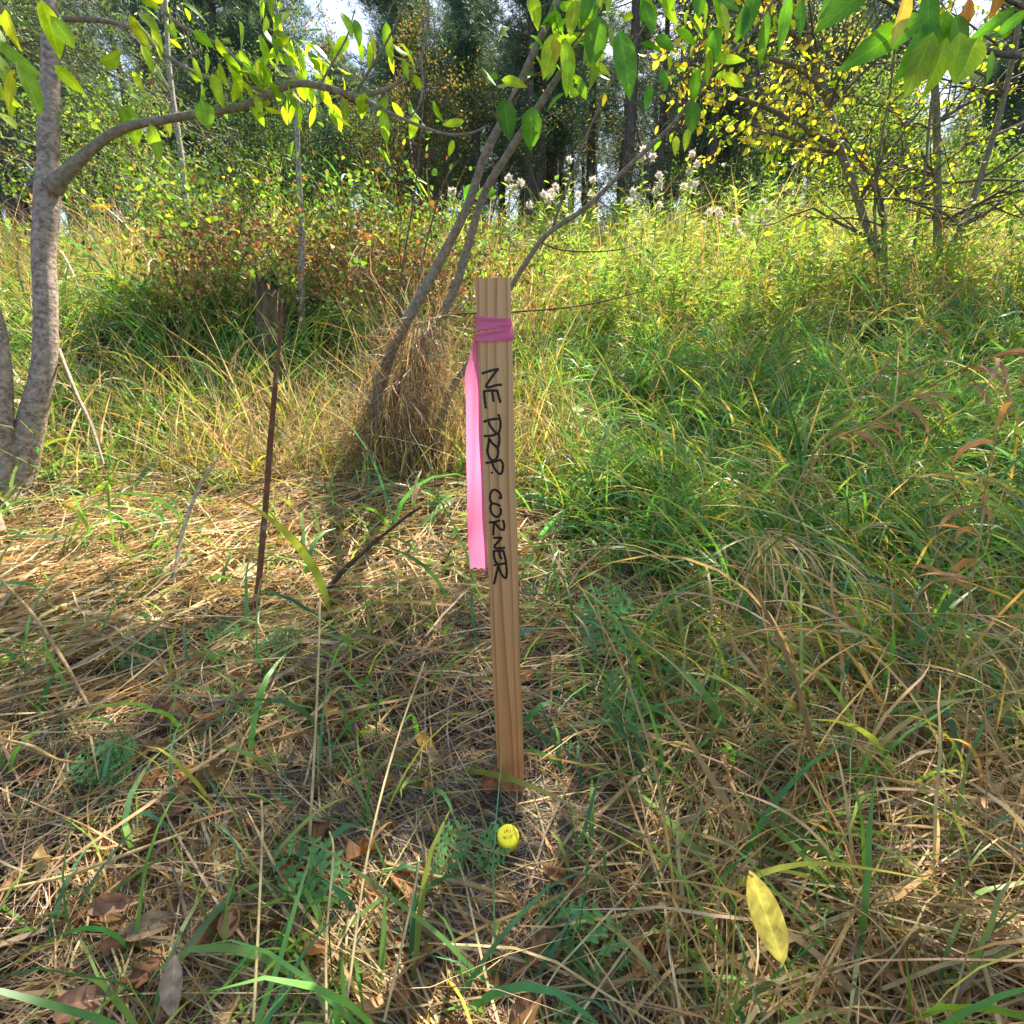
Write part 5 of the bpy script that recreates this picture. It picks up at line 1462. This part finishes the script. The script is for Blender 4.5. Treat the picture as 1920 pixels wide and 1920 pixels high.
def big_bush(name, u, v_top, d, wdt, label, pal, n, leaf=(.03, .065), cat='bush', depth=1.0, stems=9, group='leafy bushes between the slope and the pines'):
    top = px(u, v_top, d)
    g = np.array([top[0], top[1], 0]); g[2] = H(g[0], g[1]); h = top[2] - g[2]
    root = empty(name, g, label, cat, group)
    mb = MB(); tips = []
    for k in range(stems):
        a = rng.uniform(0, 6.28)
        branch_rec(mb, g + np.array([math.cos(a), math.sin(a), 0]) * wdt * .25, nrm(np.array([math.cos(a) * .35, math.sin(a) * .3, 1])), h * rng.uniform(.55, .85), .028, 2, tips, rng, (.13, .10, .08), spread=.5)
    mb.build('stems', M_twig, root)
    T = np.concatenate([t[1:] for t in tips])
    n = int(n * 1.7)
    i = rng.integers(0, len(T), n)
    q = T[i] + rng.standard_t(3, (n, 3)) * .085 * np.array([wdt / 1.2, depth, 1])
    nn = noise(q[:, 0] * 1.0 + q[:, 1], q[:, 2], .45, 5)
    q = q[(nn > -.45) & (q[:, 2] > H(q[:, 0], q[:, 1]) + .1)]; n = len(q)
    lf = MB()
    L = rng.uniform(*leaf, n)
    diamonds(lf, q, nrm(rng.normal(0, 1, (n, 3)) - np.array([0, 0, .3])), rdir(n), L, L * .6, pick(pal, np.ones(len(pal)), n, .2))
    lf.build('leaves', M_bush, root)
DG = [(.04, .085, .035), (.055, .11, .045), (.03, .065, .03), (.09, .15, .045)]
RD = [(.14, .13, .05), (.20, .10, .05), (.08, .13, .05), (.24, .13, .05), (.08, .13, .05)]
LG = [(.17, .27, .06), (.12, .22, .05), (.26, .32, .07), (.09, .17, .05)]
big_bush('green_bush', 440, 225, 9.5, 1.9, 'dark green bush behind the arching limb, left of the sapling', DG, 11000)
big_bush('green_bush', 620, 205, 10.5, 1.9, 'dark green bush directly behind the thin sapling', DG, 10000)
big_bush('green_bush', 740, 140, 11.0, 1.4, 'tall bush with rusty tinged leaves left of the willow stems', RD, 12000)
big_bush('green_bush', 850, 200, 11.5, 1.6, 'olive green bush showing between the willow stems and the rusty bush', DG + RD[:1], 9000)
big_bush('green_bush', 300, 200, 7.5, 1.5, 'soft green bush at left below the drooping conifer boughs', LG, 8000)
big_bush('green_bush', 1400, 300, 9.0, 1.3, 'dark green bush behind the low thistles at right', DG, 8000)
big_bush('green_bush', 1500, 240, 9.5, 1.5, 'loose pale green bush behind the left stem of the tall right shrub', LG, 8000)
big_bush('green_bush', 1690, 220, 8.5, 1.6, 'twiggy pale bush seen through the right shrub stems', LG, 8000)
big_bush('green_bush', 1860, 300, 7.0, 1.3, 'bright green bush at the right edge', LG, 8000)
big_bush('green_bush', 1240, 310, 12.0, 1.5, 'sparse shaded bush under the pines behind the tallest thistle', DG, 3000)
big_bush('small_tree', 1360, -60, 11.0, 1.6, 'yellow leaved small tree at the top right in front of the pines', [(.55, .45, .05), (.45, .42, .06), (.30, .34, .06), (.60, .38, .05)], 1300, (.04, .08), 'tree', group=None)
big_bush('small_tree', 1640, -80, 11.5, 1.8, 'airy small tree with pale foliage behind the right shrub top', [(.35, .36, .12), (.20, .26, .08), (.42, .34, .12), (.25, .28, .10)], 4500, (.04, .08), 'tree', group=None)

def left_conifer():
    x, y = -5.6, 5.6
    g = np.array([x, y, float(H(x, y))])
    root = empty('old_conifer', g, 'dark thick trunked conifer at the far left with drooping bare boughs', 'tree')
    mb = MB()
    tube(mb, [g - [0, 0, .2], g + [.02, 0, 1.5], g + [-.05, .0, 3.2], g + [0, 0, 5.4], g + [0, 0, 7.5]], [.36, .30, .26, .2, .1], (.10, .085, .085), 14, .12, n=8)
    mb.build('trunk', M_pine, root)
    bw = MB(); tips = []; n = 120
    z = rng.uniform(1.2, 6.2, n); a = rng.uniform(-1.9, 1.3, n)
    P = g + np.stack([0 * z, 0 * z, z], 1)
    pos = ribbons(bw, P, a, rng.uniform(.1, .9, n), rng.uniform(1.2, 3.4, n), np.full(n, .022), -rng.uniform(.6, 1.9, n), pick([(.15, .12, .09), (.24, .20, .15)], [1, 1], n), nseg=10, wave=.35, clamp=False, prof=np.linspace(1, .3, 11))
    m = 3200
    i = rng.integers(0, n, m); j = rng.integers(3, 11, m); Q = pos[i, j]
    dd = nrm(pos[i, j] - pos[i, j - 1]); az = np.arctan2(dd[:, 1], dd[:, 0]) + rng.normal(0, .9, m)
    p2 = ribbons(bw, Q, az, rng.normal(-.2, .5, m), rng.uniform(.2, .7, m), np.full(m, .007), -rng.uniform(.1, 1.2, m), pick([(.15, .12, .09), (.26, .22, .17)], [1, 1], m), nseg=5, wave=.5, clamp=False, prof=[1, .9, .8, .6, .5, .3])
    bw.build('boughs', M_twig, root)
    nd = MB(); m = 30000
    i = rng.integers(0, len(p2), m); j = rng.integers(1, 6, m)
    Q = p2[i, j] + rng.normal(0, .035, (m, 3))
    keep = noise(Q[:, 0], Q[:, 2], .5, 2) > -.15; Q = Q[keep]; m = len(Q)
    diamonds(nd, Q, nrm(rng.normal(0, 1, (m, 3)) - [0, 0, .3]), rdir(m), rng.uniform(.04, .09, m), .012, pick([(.16, .27, .06), (.10, .19, .05), (.22, .32, .08)], [1, 1, 1], m))
    nd.build('needles', M_needle, root)
left_conifer()
